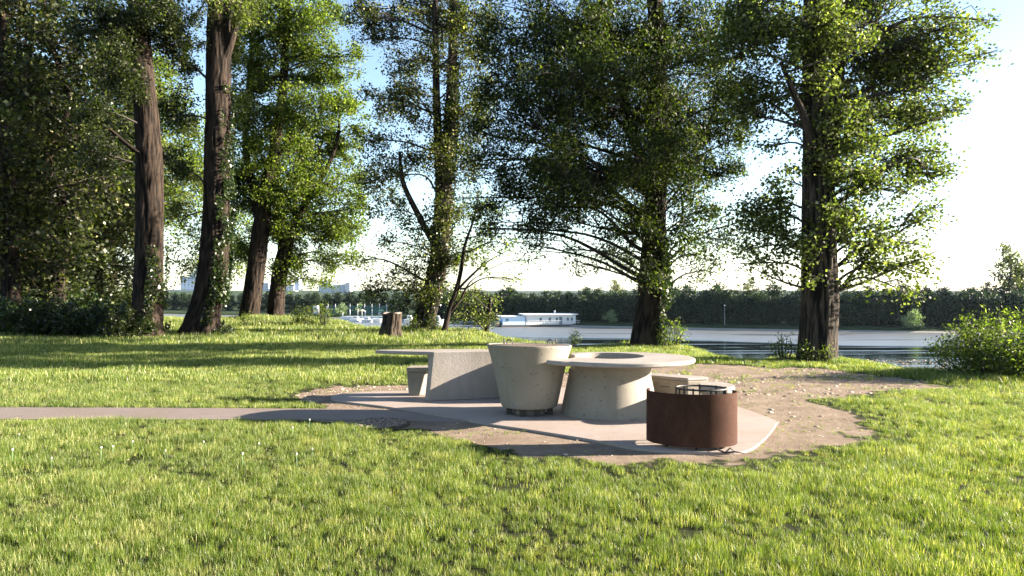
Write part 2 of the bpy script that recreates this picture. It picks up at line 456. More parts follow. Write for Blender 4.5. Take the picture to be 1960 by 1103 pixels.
# --- round table: a waisted drum whose rim spreads into a wide hollow top with a bay for the fire tub
t = empty('round_table', (1.31, 9.84, 0), 'round hollow concrete table with wide overhanging rim, right of the concrete tub', 'table')
C0 = np.array([1.31, 9.84]); TUB = np.array([.23, 9.76])
def radial(outline, c, n=96):
    """radius of a closed outline seen from c, per angle"""
    out = []
    o_ = np.array(outline)
    for k in range(n):
        a = 2 * PI * k / n; d = np.array([math.cos(a), math.sin(a)]); best = .3
        for i in range(len(o_)):
            p, q = o_[i] - c, o_[(i + 1) % len(o_)] - c
            e = q - p; den = d[0] * e[1] - d[1] * e[0]
            if abs(den) < 1e-9: continue
            r = (p[0] * e[1] - p[1] * e[0]) / den; s = (p[0] * d[1] - p[1] * d[0]) / den
            if r > 0 and -1e-6 <= s <= 1 + 1e-6: best = max(best, r)
        out.append(best)
    return np.array(out)
outer = []
ec, rx, ry = np.array([1.42, 9.62]), .97, .84
for k in range(120):
    a = 2 * PI * k / 120
    p = ec + np.array([rx * math.cos(a), ry * math.sin(a)])
    outer.append(p)
outer = np.array(outer)
# the tip that reaches in front of the tub, then the bay round the tub
tip = catmull([(.86, 10.28), (.80, 10.1), (.835, 9.85), (.80, 9.55), (.68, 9.32), (.47, 9.235), (.445, 9.18), (.62, 9.02)], 8)
keep = [p for p in outer if not (p[0] < .80 and 9.03 < p[1] < 10.4)]
a_ = [math.atan2(p[1] - ec[1], p[0] - ec[0]) % (2 * PI) for p in keep]
keep = [p for _, p in sorted(zip(a_, keep), key=lambda q: q[0])]
i0 = next(i for i, p in enumerate(keep) if p[0] < 1.0 and p[1] > 9.9 and (i + 1 == len(keep) or keep[i + 1][1] < 9.5))
outline = keep[:i0 + 1] + list(tip) + keep[i0 + 1:]
NR = 180
Ro = radial(outline, C0, NR)
th = np.arange(NR) * 2 * PI / NR
def ring(r, z): return np.stack([C0[0] + r * np.cos(th), C0[1] + r * np.sin(th), np.full(NR, z)], 1)
def loft(rings, close=False):
    V = np.concatenate(rings); F_ = []; i = np.arange(NR); j = (i + 1) % NR; n = len(rings)
    for k in range(n if close else n - 1):
        k2 = (k + 1) % n
        F_.append(np.stack([k * NR + i, k * NR + j, k2 * NR + j, k2 * NR + i], 1))
    return V, np.concatenate(F_)
hole = .46
top_rings = [ring(hole + .0 * Ro, .772), ring(Ro - .012, .772), ring(Ro, .762), ring(Ro, .728), ring(Ro - .012, .716), ring(np.minimum(Ro - .02, .585 + .0 * Ro), .690), ring(hole + .0 * Ro, .690)]
V, F = loft(top_rings, True)
o = link('tabletop', make_mesh('tabletop', V - np.array([1.31, 9.84, 0]), F, M['concrete_smooth'], True), t); o.data.set_sharp_from_angle(angle=math.radians(30))
base_rings = [ring(.66 + 0 * Ro, PZ), ring(.632 + 0 * Ro, .12), ring(.585 + 0 * Ro, .34), ring(.552 + 0 * Ro, .50), ring(.545 + 0 * Ro, .585),
              ring(np.minimum(.575, Ro - .03), .645), ring(np.minimum(Ro - .05, .55 + (Ro - .55) * .35), .685), ring(np.minimum(Ro - .06, .55 + (Ro - .55) * .72), .7155), ring(.47 + 0 * Ro, .689), ring(.455 + 0 * Ro, .5), ring(.50 + 0 * Ro, PZ)]
V, F = loft(base_rings, True)
o = link('base', make_mesh('base', V - np.array([1.31, 9.84, 0]), F, M['concrete'], True), t); o.data.set_sharp_from_angle(angle=math.radians(50))

# --- winged table at the left: a slab wall leaning out under a long thin top
t = empty('winged_table', (-.8, 10.8, 0), 'long concrete table with slab wall and flat wing-like top, left of the tub', 'table')
off = np.array([-.8, 10.8, 0])
topo = catmull([(-2.09, 11.17), (-1.8, 11.06), (-1.45, 10.95), (-1.19, 10.895)], 6).tolist() + [(-.70, 10.991), (-.3, 11.075), (.07, 11.153), (.22, 11.18), (.22, 11.38)] + \
       [(-.3, 11.41), (-.9, 11.40), (-1.6, 11.36), (-2.02, 11.28)]
topo = np.array(topo); n = len(topo)
V = np.concatenate([np.c_[topo, np.full(n, .683)], np.c_[topo, np.full(n, .735)]]) - off
F = [tuple(range(n - 1, -1, -1)), tuple(range(n, 2 * n))] + [(i, (i + 1) % n, n + (i + 1) % n, n + i) for i in range(n)]
o = link('tabletop', make_mesh('tabletop', V, F, M['concrete_smooth']), t); bevel(o, .008)
V = np.array([(x, y, z) for x in (.13, .215) for (y, z) in ((10.62, PZ), (11.34, PZ), (11.34, .682), (11.10, .682), (10.98, .62), (10.62, .35))]) - off  # unseen fin added behind the tub to cast a diagonal shadow on the wall
F = [(0, 1, 2, 3, 4, 5), (11, 10, 9, 8, 7, 6)] + [(k, 6 + k, 6 + (k + 1) % 6, (k + 1) % 6) for k in range(6)]
o = link('shadow_fin', make_mesh('shadow_fin', V, F, M['concrete_smooth']), t); bevel(o, .012)
# slab wall: front face, bottom line -> top line
NB = 14
rows = []
for k, (s, z) in enumerate([(0, PZ), (.25, .2), (.5, .38), (.75, .56), (.9, .66), (1, .7335)]):
    row = []
    for i in range(NB):
        u = i / (NB - 1)
        bx, by = -1.235 + u * 1.30, 10.79 + .38 * u
        tx, ty = -1.170 + u * 1.235, 10.885 + .26 * u
        row.append((bx + (tx - bx) * s, by + (ty - by) * s, z))
    rows.append(row)
fr = np.array(rows)
bk = fr.copy(); bk[:, :, 1] += .13; bk[:, 0, 0] -= np.array([.072, .072, .072, .075, .10, .13])
V = np.concatenate([fr.reshape(-1, 3), bk.reshape(-1, 3)]) - off; R_ = len(rows); q = R_ * NB
F = []
for a in range(R_ - 1):
    for i in range(NB - 1):
        k = a * NB + i
        F += [(k, k + 1, k + NB + 1, k + NB), (q + k, q + k + NB, q + k + NB + 1, q + k + 1)]
    F += [(a * NB, (a + 1) * NB, q + (a + 1) * NB, q + a * NB), (a * NB + NB - 1, q + a * NB + NB - 1, q + (a + 1) * NB + NB - 1, (a + 1) * NB + NB - 1)]
for i in range(NB - 1):
    F += [(i, q + i, q + i + 1, i + 1)]
    k = (R_ - 1) * NB + i; F += [(k, k + 1, q + k + 1, q + k)]
o = link('wall', make_mesh('wall', V, F, M['concrete_smooth']), t); bevel(o, .012)

# --- stools and bench
def stool(name, c, rt, rb, h, label, group=None, mat='concrete', sx=1, sy=1, rot=0):
    t_ = empty(name, (c[0], c[1], 0), label, 'stool' if 'stool' in name else 'bench', group)
    MB().lathe([(rt * .97, h - .075), (rt, h - .068), (rt, h - .012), (rt * .965, h)], (0, 0), 40, sx, sy, rot).build('seat', M['concrete_smooth'], t_, True)
    MB().lathe([(rb, PZ), (rb * 1.04, .1), (rt * .80, h - .16), (rt * .94, h - .0755)], (0, 0), 40, sx, sy, rot).build('base', M[mat], t_, True)
    return t_
stool('concrete_stool', (2.60, 9.30), .215, .165, .455, 'small rounded concrete stool behind the rusty barbecue', 'concrete seats round the tables', 'concrete', 1, 1.45)
t = empty('concrete_stool', (-1.44, 11.45, 0), 'tapered concrete seat tucked beside the slanted wall of the winged table', 'stool', 'concrete seats round the tables')
mb = MB(); mb.add([(-.20, -.10, .385), (.24, -.13, .385), (.28, .2, .385), (-.18, .24, .385), (-.205, -.105, .452), (.245, -.135, .452), (.285, .205, .452), (-.185, .245, .452)],
       [(0, 3, 2, 1), (4, 5, 6, 7), (0, 1, 5, 4), (1, 2, 6, 5), (2, 3, 7, 6), (3, 0, 4, 7)])
bevel(mb.build('seat', M['concrete_smooth'], t), .015)
mb = MB(); mb.add([(-.165, -.085, PZ), (.0, -.11, PZ), (.18, .05, PZ), (-.14, .20, PZ), (-.197, -.098, .3845), (.10, -.115, .3845), (.275, .16, .3845), (-.178, .235, .3845)],
       [(0, 3, 2, 1), (4, 5, 6, 7), (0, 1, 5, 4), (1, 2, 6, 5), (2, 3, 7, 6), (3, 0, 4, 7)])
bevel(mb.build('base', M['concrete'], t), .015)
t = empty('concrete_bench', (2.3, 10.1, 0), 'curved low concrete bench with slanted ends between the round table and the stool', 'bench', 'concrete seats round the tables')
tp_ = [(1.78, 10.42), (2.385, 9.93), (2.70, 10.05), (2.62, 10.22), (2.02, 10.66), (1.80, 10.60)]
bt_ = [(1.90, 10.44), (2.39, 10.03), (2.60, 10.12), (2.53, 10.20), (2.02, 10.56), (1.92, 10.54)]
V = [(x - 2.3, y - 10.1, PZ) for x, y in bt_] + [(x - 2.3, y - 10.1, .415) for x, y in tp_]
F = [tuple(range(5, -1, -1)), tuple(range(6, 12))] + [(i, (i + 1) % 6, 6 + (i + 1) % 6, 6 + i) for i in range(6)]
bevel(MB().add(V, F).build('base', M['concrete'], t), .015)
V = [(x - 2.3, y - 10.1, .4155) for x, y in tp_] + [(x - 2.3, y - 10.1, .455) for x, y in tp_]
bevel(MB().add(V, F).build('seat', M['concrete_smooth'], t), .014)

# --- fire tub
t = empty('concrete_tub', (.23, 9.76, 0), 'tall tapered concrete fire tub with wire handles on its sunken lid, between the two tables', 'tub')
prof = [(.300, .102), (.345, .105), (.368, .118), (.385, .165), (.425, .36), (.470, .58), (.520, .775), (.558, .892), (.568, .915), (.566, .925), (.555, .928), (.535, .926), (.532, .912), (.50, .907), (.30, .90)]
def tilt(o_):
    for v_ in o_.data.vertices:
        v_.co.z -= (.036 * v_.co.y + .018 * v_.co.x) * max(0, (v_.co.z - .1) / .86)
    return o_
tilt(MB().lathe(prof, (0, 0), 96).build('bowl', M['concrete'], t, True))
mb = MB().lathe([(.21, PZ - .002), (.21, .101)], (0, 0), 32); 
mb.build('pedestal', M['concrete'], t, True)
for a in (200, 250, 292, 345):
    ca, sa = math.cos(math.radians(a)), math.sin(math.radians(a))
    MB().box(ca * .28 - .04, ca * .28 + .04, sa * .28 - .03, sa * .28 + .03, PZ, .101).build('foot', M['steel'], t)
lid = MB().lathe([(.529, .906), (.529, .917), (.515, .921), (.3, .923)], (0, 0), 64).build('lid', M['fill'], t, True); tilt(lid)
for hx, hy, ang in ((-.26, -.17, 12), (-.335, -.02, 84), (.27, -.16, 8), (.36, .0, 80)):
    a = math.radians(ang); d = np.array([math.cos(a), math.sin(a), 0]) * .036; c_ = np.array([hx, hy, 0])
    pts = [c_ - d + (0, 0, .915), c_ - d + (0, 0, .972)] + [c_ - d * math.cos(k * PI / 6) + np.array([0, 0, .972 + .034 * math.sin(k * PI / 6)]) for k in range(1, 6)] + [c_ + d + (0, 0, .972), c_ + d + (0, 0, .915)]
    MB().tube(pts, .0085, 8).build('handle', M['steel'], t, True)
# worn cast ring on the tub's face
pts = []
for k in range(26):
    a = -.25 + 2 * PI * .62 * k / 25 + 2.6; u = .085 * math.cos(a); v = .10 * math.sin(a)
    z = .80 + v; r = .470 + (z - .58) * .2273 - .0032
    th_ = -PI / 2 + .10 + u / r
    pts.append((r * math.cos(th_), r * math.sin(th_), z))
tilt(MB().tube(pts, .005, 6).build('cast_mark', M['concrete'], t, True))

# --- barbecue
bc = np.array([1.905, 7.775, 0])
t = empty('barbecue', bc, 'brown rusty curved steel barbecue with a black grill, in front at the right', 'barbecue')
ra, rb_, rot = .470, .345, math.radians(-13)
def oval(e=0, z=0, n_=96):
    r = []
    for k in range(n_):
        a = 2 * PI * k / n_; ca, sa = math.cos(a), math.sin(a)
        x = (ra + e) * math.copysign(abs(ca) ** 1.0, ca); y = (rb_ + e) * math.copysign(abs(sa) ** 1.0, sa)
        r.append((x * math.cos(rot) - y * math.sin(rot), x * math.sin(rot) + y * math.cos(rot), z))
    return np.array(r)
k0, k1_ = 43, 103                       # the sheet runs round the front and ends a little past both sides
sel = np.arange(k0, k1_) % 96
R4 = [oval(0, .052)[sel], oval(0, .590)[sel], oval(-.010, .590)[sel], oval(-.010, .052)[sel]]
V = np.concatenate(R4); ns_ = len(sel); i = np.arange(ns_ - 1); j = i + 1
F = np.concatenate([np.stack([k * ns_ + i, k * ns_ + j, ((k + 1) % 4) * ns_ + j, ((k + 1) % 4) * ns_ + i], 1) for k in range(4)] + [np.array([(0, ns_, 2 * ns_, 3 * ns_), (ns_ - 1, 4 * ns_ - 1, 3 * ns_ - 1, 2 * ns_ - 1)])])
o = link('drum', make_mesh('drum', V, F, M['rust'], True), t); o.data.set_sharp_from_angle(angle=math.radians(35))
mb = MB()
fl = oval(-.10, .30); mb.add(list(fl), [tuple(range(96))]); mb.build('fire_floor', M['fill'], t)
g = MB(); cr, sr = math.cos(rot), math.sin(rot)
def W(x, y, z): return (x * cr - y * sr, x * sr + y * cr, z)
for k in range(11):
    x = -.30 + .06 * k; yl = .25 * math.sqrt(max(0, 1 - (x / .40) ** 2))
    g.tube([W(x, -yl, .505), W(x, yl, .505)], .005, 6)
arc = [W(.10 + .26 * math.cos(a), .02 + .20 * math.sin(a), .612 - .0) for a in np.linspace(0, 2 * PI, 41)]
g.tube(arc, .011, 6, False)
gr = g.build('grill', M['steel'], t, True)
for k in range(9):
    a = 2 * PI * k / 9 + .2
    q = W(.10 + .26 * math.cos(a), .02 + .20 * math.sin(a), 0)
    MB().box(q[0] - .008, q[0] + .008, q[1] - .006, q[1] + .006, .510, .628 - .004 * (k % 3)).build('grill_pin', M['steel'], gr)
q = W(-.27, .02, 0); MB().tube([(q[0] - .05, q[1], .60), (q[0] - .05, q[1], .62), (q[0] + .05, q[1], .615), (q[0] + .05, q[1], .57)], .008, 6).build('grill_handle', M['steel'], t)
for (x, y) in ((-.25, -.17), (.05, -.26), (.30, -.14), (-.1, .22), (.28, .18)):
    q = W(x, y, 0); MB().tube([(q[0], q[1], PZ), (q[0], q[1], .30)], .014, 8).build('leg', M['steel'], t)
    
# --- cobbled cover
cv = G(728, 812); t = empty('drain_cover', cv, 'round cobbled drain cover beside the path end', 'drain cover')
MB().lathe([(.36, .0), (.36, .016), (.345, .020), (.33, .020), (.33, .008)], (0, 0), 48).build('rim', M['steel'], t, True)
mb = MB()
for k in range(150):
    r = .315 * math.sqrt(random.random()); a = random.random() * 2 * PI; s_ = random.uniform(.014, .024)
    mb.lathe([(s_ * .8, .008), (s_, .018), (s_ * .7, .030), (s_ * .2, .034)], (r * math.cos(a), r * math.sin(a)), 7, 1, random.uniform(.6, 1), random.random() * 3)
mb.lathe([(.329, .004), (.329, .012), (.01, .014)], (0, 0), 32)
o = mb.build('cobbles', M['stone'], t, True)

# ------------------------------------------------------------------ trees
def trunk_geo(path, rads, seed, seg=72, flare=.5, step=.07, ridge=.085, flare_h=.9):
    path = np.asarray(path, float); rads = np.asarray(rads, float)
    L = np.r_[0, np.cumsum(np.linalg.norm(np.diff(path, axis=0), axis=1))]
    n = max(8, int(L[-1] / step)); n = min(n, 190)
    s = L[-1] * (np.linspace(0, 1, n) ** 1.15)
    cp = catmull([tuple(p) + (r,) for p, r in zip(path, rads)], 10)
    Lc = np.r_[0, np.cumsum(np.linalg.norm(np.diff(cp[:, :3], axis=0), axis=1))]
    C = np.stack([np.interp(s, Lc / Lc[-1] * L[-1], cp[:, k]) for k in range(4)], 1)
    th_ = np.arange(seg) * 2 * PI / seg
    TH, S = np.meshgrid(th_, s)
    R = np.repeat(C[:, 3][:, None], seg, 1)
    cx, cy = np.cos(TH), np.sin(TH)
    R0 = rads[0]
    tw = S * .12
    k1 = 8.0
    nn = fbm(np.cos(TH + tw) * k1 * R / .45 + 3, np.sin(TH + tw) * k1 * R / .45, S * 1.1, seed, 3)
    rd = 1 - np.abs(2 * nn - 1) * 3.4; rd = np.clip(rd, -1, 1)
    lump = fbm(cx * 1.3, cy * 1.3, S * .6, seed + 9, 2) - .5
    fl = np.exp(-S / (flare_h * .45)) * (.30 + .8 * np.clip(fbm(cx * 2.0 + 7, cy * 2.0, S * .3, seed + 4, 2) - .35, 0, 1) * 2)
    RR = R * (1 + ridge * (rd - .6) * .7 + .16 * lump + flare * fl)
    RR = RR * .90
    V = np.stack([C[:, 0][:, None] + RR * cx, C[:, 1][:, None] + RR * cy, np.repeat(C[:, 2][:, None], seg, 1)], 2).reshape(-1, 3)
    i_ = np.arange(seg); j_ = (i_ + 1) % seg
    F_ = np.concatenate([np.stack([k * seg + i_, k * seg + j_, (k + 1) * seg + j_, (k + 1) * seg + i_], 1) for k in range(n - 1)])
    return V, F_, (rd.ravel() * .5 + .5), C

def leaves(c, size, rng, up=.2, ratio=.8, droop=0, tlo=0, thi=1, bend=True):
    """rhombic leaf blades at points c"""
    n = len(c)
    nrm = rng.normal(size=(n, 3)); nrm[:, 2] += up * np.sign(nrm[:, 2]); nrm /= np.linalg.norm(nrm, axis=1)[:, None]
    d = rng.normal(size=(n, 3)); d[:, 2] -= droop; d -= (d * nrm).sum(1)[:, None] * nrm; d /= np.linalg.norm(d, axis=1)[:, None] + 1e-9
    w = np.cross(nrm, d)
    s = size * rng.uniform(.65, 1.25, n)[:, None]
    V = np.stack([c - d * s * .5, c + w * s * ratio * .5 + nrm * s * .08 - d * s * .05, c + d * s * .5, c - w * s * ratio * .5 + nrm * s * .08 - d * s * .05], 1).reshape(-1, 3)
    F_ = np.arange(4 * n).reshape(-1, 4)
    t_ = np.clip(rng.beta(2, 2.4, n), 0, 1); t_ = tlo + (thi - tlo) * t_
    painted_glint = rng.random(n) < .025; t_[painted_glint] = 1  # stray leaves take the top ramp colour as painted glints
    return V, F_, t_

def join(parts):
    V, F_, T = [], [], []; b_ = 0
    for v, f, t_ in parts:
        V.append(v); F_.append(f + b_); T.append(t_); b_ += len(v)
    return np.concatenate(V), np.concatenate(F_), (np.concatenate(T) if T[0] is not None else None)

def crown_geo(blobs, trunkC, leaf, cover, rng, cr=.36, ratio=.8, droop=.3, minz=1.0, gap=.36, branchy=1.0, limbr=1.0):
    """blobs: (centre, radii) in world space; returns leaf geometry and branch geometry"""
    LP, BP = [], []
    for c, r in blobs:
        c = np.asarray(c, float); r = np.asarray(r, float)
        A = PI * r[0] * r[2]
        n = int(cover * A / (.5 * leaf * leaf * ratio))
        ncl = int(np.clip(2.0 * r[0] * r[1] * r[2] / cr ** 3, 7, 130))
        u = rng.normal(size=(ncl * 2, 3)); u /= np.linalg.norm(u, axis=1)[:, None]
        rad = rng.random(ncl * 2) ** (1 / 2.6)
        q = c + u * rad[:, None] * r * 1.02
        g_ = fbm(q[:, 0] * .9, q[:, 1] * .9, q[:, 2] * 1.1, 21, 2)
        q = q[np.argsort(-(g_ + rng.random(len(q)) * .25))[:ncl]]
        # limb
        dist = np.hypot(trunkC[:, 0] - c[0], trunkC[:, 1] - c[1])
        zt = c[2] - .45 * dist.min() - .1
        zt = max(zt, minz)
        k = int(np.argmin(np.abs(trunkC[:, 2] - zt)))
        p0 = trunkC[k, :3]; hd = np.linalg.norm(c - p0)
        mid = p0 * .45 + c * .55 + np.array([0, 0, .10 * hd]) + rng.normal(size=3) * .07 * hd
        limb = catmull([p0, p0 * .75 + mid * .25 + rng.normal(size=3) * .03 * hd, mid, c + (c - mid) * .35], 5)
        r0 = min((.022 + .016 * hd) * limbr, trunkC[k, 3] * .55)
        v, f = tube(limb, np.linspace(r0, .010, len(limb)), 7); BP.append((v, f, None))
        for ci in q:
            dd = np.linalg.norm(limb - ci, axis=1); jn = max(2, int(np.argmin(dd)) - 2)
            s_ = limb[jn]; h_ = np.linalg.norm(ci - s_)
            m_ = (s_ + ci) / 2 + rng.normal(size=3) * .12 * h_ + np.array([0, 0, .06 * h_])
            e_ = ci + (ci - m_) * .4 - np.array([0, 0, .05])
            v, f = tube(np.array([s_, m_, ci, e_]), np.array([.011, .008, .006, .003]) * (1 + .4 * h_), 3); BP.append((v, f, None))
        per = np.maximum(3, (rng.uniform(.4, 1.6, len(q)) * n / len(q)).astype(int))
        cen = np.repeat(q, per, 0)
        # leaves sit along short shoots leaving the cluster centre
        ns = 7
        shoots = rng.normal(size=(len(q), ns, 3)); shoots[:, :, 2] *= .8; shoots[:, :, 2] -= droop * .3
        shoots *= (cr * 1.25 / np.linalg.norm(shoots, axis=2)[:, :, None]) * rng.uniform(.5, 1.3, (len(q), ns, 1))
        qi = np.repeat(np.arange(len(q)), per); si = rng.integers(0, ns, len(qi))
        tt = rng.random(len(qi))[:, None] ** .7
        pos = cen + shoots[qi, si] * tt + rng.normal(size=(len(qi), 3)) * (.05 + leaf * .55)
        pos[:, 2] -= droop * .10 * tt[:, 0] ** 2
        LP.append(leaves(pos, leaf, rng, .2, ratio, droop))
    return join(LP), join(BP)

def ivy_geo(C, rng, n, z0, z1, a0, a1, leaf=.09, thick=.05):
    z = rng.uniform(z0, z1, n); a = rng.uniform(a0, a1, n)
    keep = fbm(np.cos(a) * 2 + 3, np.sin(a) * 2, z * 1.3, 8, 2) > .40
    z, a = z[keep], a[keep]
    cx = np.interp(z, C[:, 2], C[:, 0]); cy = np.interp(z, C[:, 2], C[:, 1]); r = np.interp(z, C[:, 2], C[:, 3]) * 1.04 + rng.exponential(thick, len(z))
    pos = np.stack([cx + r * np.cos(a), cy + r * np.sin(a), z], 1)
    return leaves(pos, leaf, rng, 0, .9, .5)

def tree(name, label, cat, Y, stems, blobs, leaf, cover, lm, seed, ivy=(), bark='bark', flare=.5, cr=.36, ratio=.8, droop=.3, minz=1.5, ridge=.085, group=None, limbr=1.0, extra=(), basez=None, seg=72):
    rng = np.random.default_rng(seed)
    b0 = stems[0][0]; bx = (b0[0] - 980) / FPX * Y
    gz_ = float(ground_z(np.array([bx]), np.array([Y]))[0]) if basez is None else basez
    root = empty(name, (bx, Y, gz_), label, cat, group)
    off_ = np.array([bx, Y, gz_])
    TV = []; Cs = None; rid = []
    for si, st in enumerate(stems):
        dy = st[0][3] if len(st[0]) > 3 else 0
        pts = [P(p[0], p[1], Y + (p[3] if len(p) > 3 else dy)) for p in st]; rr = [p[2] / 2 / FPX * Y for p in st]
        if si == 0: pts[0][2] = gz_ - .15
        v, f, rd, C = trunk_geo(pts, rr, seed + si, seg if si == 0 else 40, flare if si == 0 else .0, ridge=ridge)
        TV.append((v - off_, f, None)); rid.append(rd)
        Cs = C if Cs is None else np.concatenate([Cs, C])
    v, f, _ = join(TV)
    tr = link('trunk', make_mesh('trunk', v, f, M[bark], True, None, {'ridge': np.concatenate(rid)}), root)
    bl = []
    for b_ in blobs:
        dy = b_[4] if len(b_) > 4 else rng.uniform(-.9, 1.2)
        c = P(b_[0], b_[1], Y + dy); s_ = (Y + dy) / FPX
        bl.append((c, (b_[2] * s_, max(b_[2] * s_ * .8, .5), b_[3] * s_)))
    (lv, lf, lt), (bv, bf, _) = crown_geo(bl, Cs, leaf, cover, rng, cr, ratio, droop, minz, limbr=limbr)
    if extra:                       # crown above the frame: larger, thinner foliage that still shades
        bl2 = []
        for b_ in extra:
            c = P(b_[0], b_[1], Y + b_[4]); s_ = Y / FPX; bl2.append((c, (b_[2] * s_, b_[2] * s_ * .9, b_[3] * s_)))
        (l2, f2, t2), (b2, g2, _) = crown_geo(bl2, Cs, leaf * 1.9, cover * .8, rng, .6, ratio, droop, minz)
        lv, lf, lt = join([(lv, lf, lt), (l2, f2, t2)]); bv, bf, _ = join([(bv, bf, None), (b2, g2, None)])
    link('branches', make_mesh('branches', bv - off_, bf, M['twig'], True), root)
    link('crown', make_mesh('crown', lv - off_, lf, M[lm], False, lt), root)
    for (n_, z0, z1, a0, a1) in ivy:
        main = Cs[:np.argmax(Cs[:, 2]) + 1] if len(stems) == 1 else C0_(stems, Y)
        v, f, t_ = ivy_geo(main, rng, n_, z0, z1, math.radians(a0), math.radians(a1))
        link('ivy', make_mesh('ivy', v - off_, f, M['ivy_leaf'], False, t_), root)
    return root
def C0_(stems, Y):
    st = stems[0]; cp = catmull([tuple(P(p[0], p[1], Y + (p[3] if len(p) > 3 else 0))) + (p[2] / 2 / FPX * Y,) for p in st], 10)
    return cp[np.argsort(cp[:, 2])]

# T10, the big poplar at the right
tree('poplar_tree', 'large poplar with thick furrowed trunk, nearest tree to the leafy bush at the right', 'tree', 17.3,
     [[(1563, 690, 80), (1566, 640, 76), (1569, 560, 73), (1567, 450, 68), (1566, 330, 62), (1563, 250, 54), (1558, 100, 44), (1555, -100, 36), (1550, -500, 22), (1548, -800, 8)],
      [(1580, 380, 34, .1), (1592, 280, 32, .2), (1602, 150, 28, .3), (1612, -50, 22, .4), (1630, -350, 8, .4)],
      [(1560, 320, 20, -.3), (1542, 235, 17, -.6), (1520, 180, 13, -.7), (1495, 120, 8, -.8)]],
     [(1700, 60, 120, 80), (1800, 55, 75, 60), (1650, 130, 90, 60), (1765, 170, 85, 55, .3), (1835, 205, 42, 26, .2), (1860, 110, 30, 30, .5), (1868, 40, 32, 36, .6), (1665, 250, 80, 60, -.4), (1740, 290, 62, 45),
      (1800, 330, 48, 18, .4), (1690, 365, 72, 42, -.2), (1640, 440, 62, 45, -.4), (1700, 480, 62, 28, .3), (1755, 470, 40, 18, .5), (1600, 400, 50, 50, -.7), (1560, 470, 40, 30, -.6), (1500, 50, 100, 70), (1560, 120, 70, 60, -.6), (1420, 110, 70, 60, .8),
      (1455, 400, 60, 36, .3), (1475, 470, 52, 34, -.2), (1440, 505, 34, 20, .2), (1500, 345, 42, 34), (1440, 220, 60, 40, .9), (1720, 555, 32, 16, .2), (1640, 545, 34, 22, -.3), (1590, 300, 50, 60, -.7),
      (1540, 30, 70, 60, -.6), (1440, 20, 70, 50, 1.2), (1780, 400, 34, 14, .4), (1620, 190, 60, 50, -.6), (1600, 60, 70, 60, -.8), (1480, 280, 30, 20, .2), (1640, 330, 50, 40, -.5), (1560, 530, 26, 18, -.5), (1745, 520, 36, 14, .4), (1745, 230, 50, 40, .2), (1690, 310, 50, 40, .4), (1440, 60, 70, 50, .3), (1420, 10, 60, 40, .3), (1470, 160, 60, 50, .5), (1430, 210, 40, 40, .8), (1520, 240, 40, 40, .2), (1580, 200, 60, 50, .8), (1540, 160, 60, 50, .9), (1650, 20, 90, 50, .6), (1740, 110, 70, 50, .6), (1700, 190, 60, 50, .7), (1620, 200, 80, 60, 2.3), (1700, 110, 80, 60, 2.4), (1640, 330, 60, 50, 2.0), (1560, 60, 80, 60, 2.5), (1740, 240, 50, 40, 1.9), (1430, 440, 60, 44, .2), (1470, 380, 50, 40, .4), (1500, 440, 44, 44, -.2), (1650, 500, 56, 28, .1), (1735, 430, 54, 26, .2), (1780, 345, 46, 24, .3), (1700, 520, 44, 18, .3), (1455, 520, 40, 14, .1), (1760, 495, 34, 14, .4), (1620, 400, 50, 60, .5)],
     .086, 2.15, 'poplar_leaf', 101, bark='bark_grey', flare=.35, cr=.30, ridge=.10,
     extra=[(1700, -130, 190, 110, .5), (1480, -140, 150, 110, .8), (1600, -330, 170, 120, .6), (1560, -560, 130, 130, .6), (1550, -760, 70, 80, .6), (1830, -90, 80, 60, .5)])

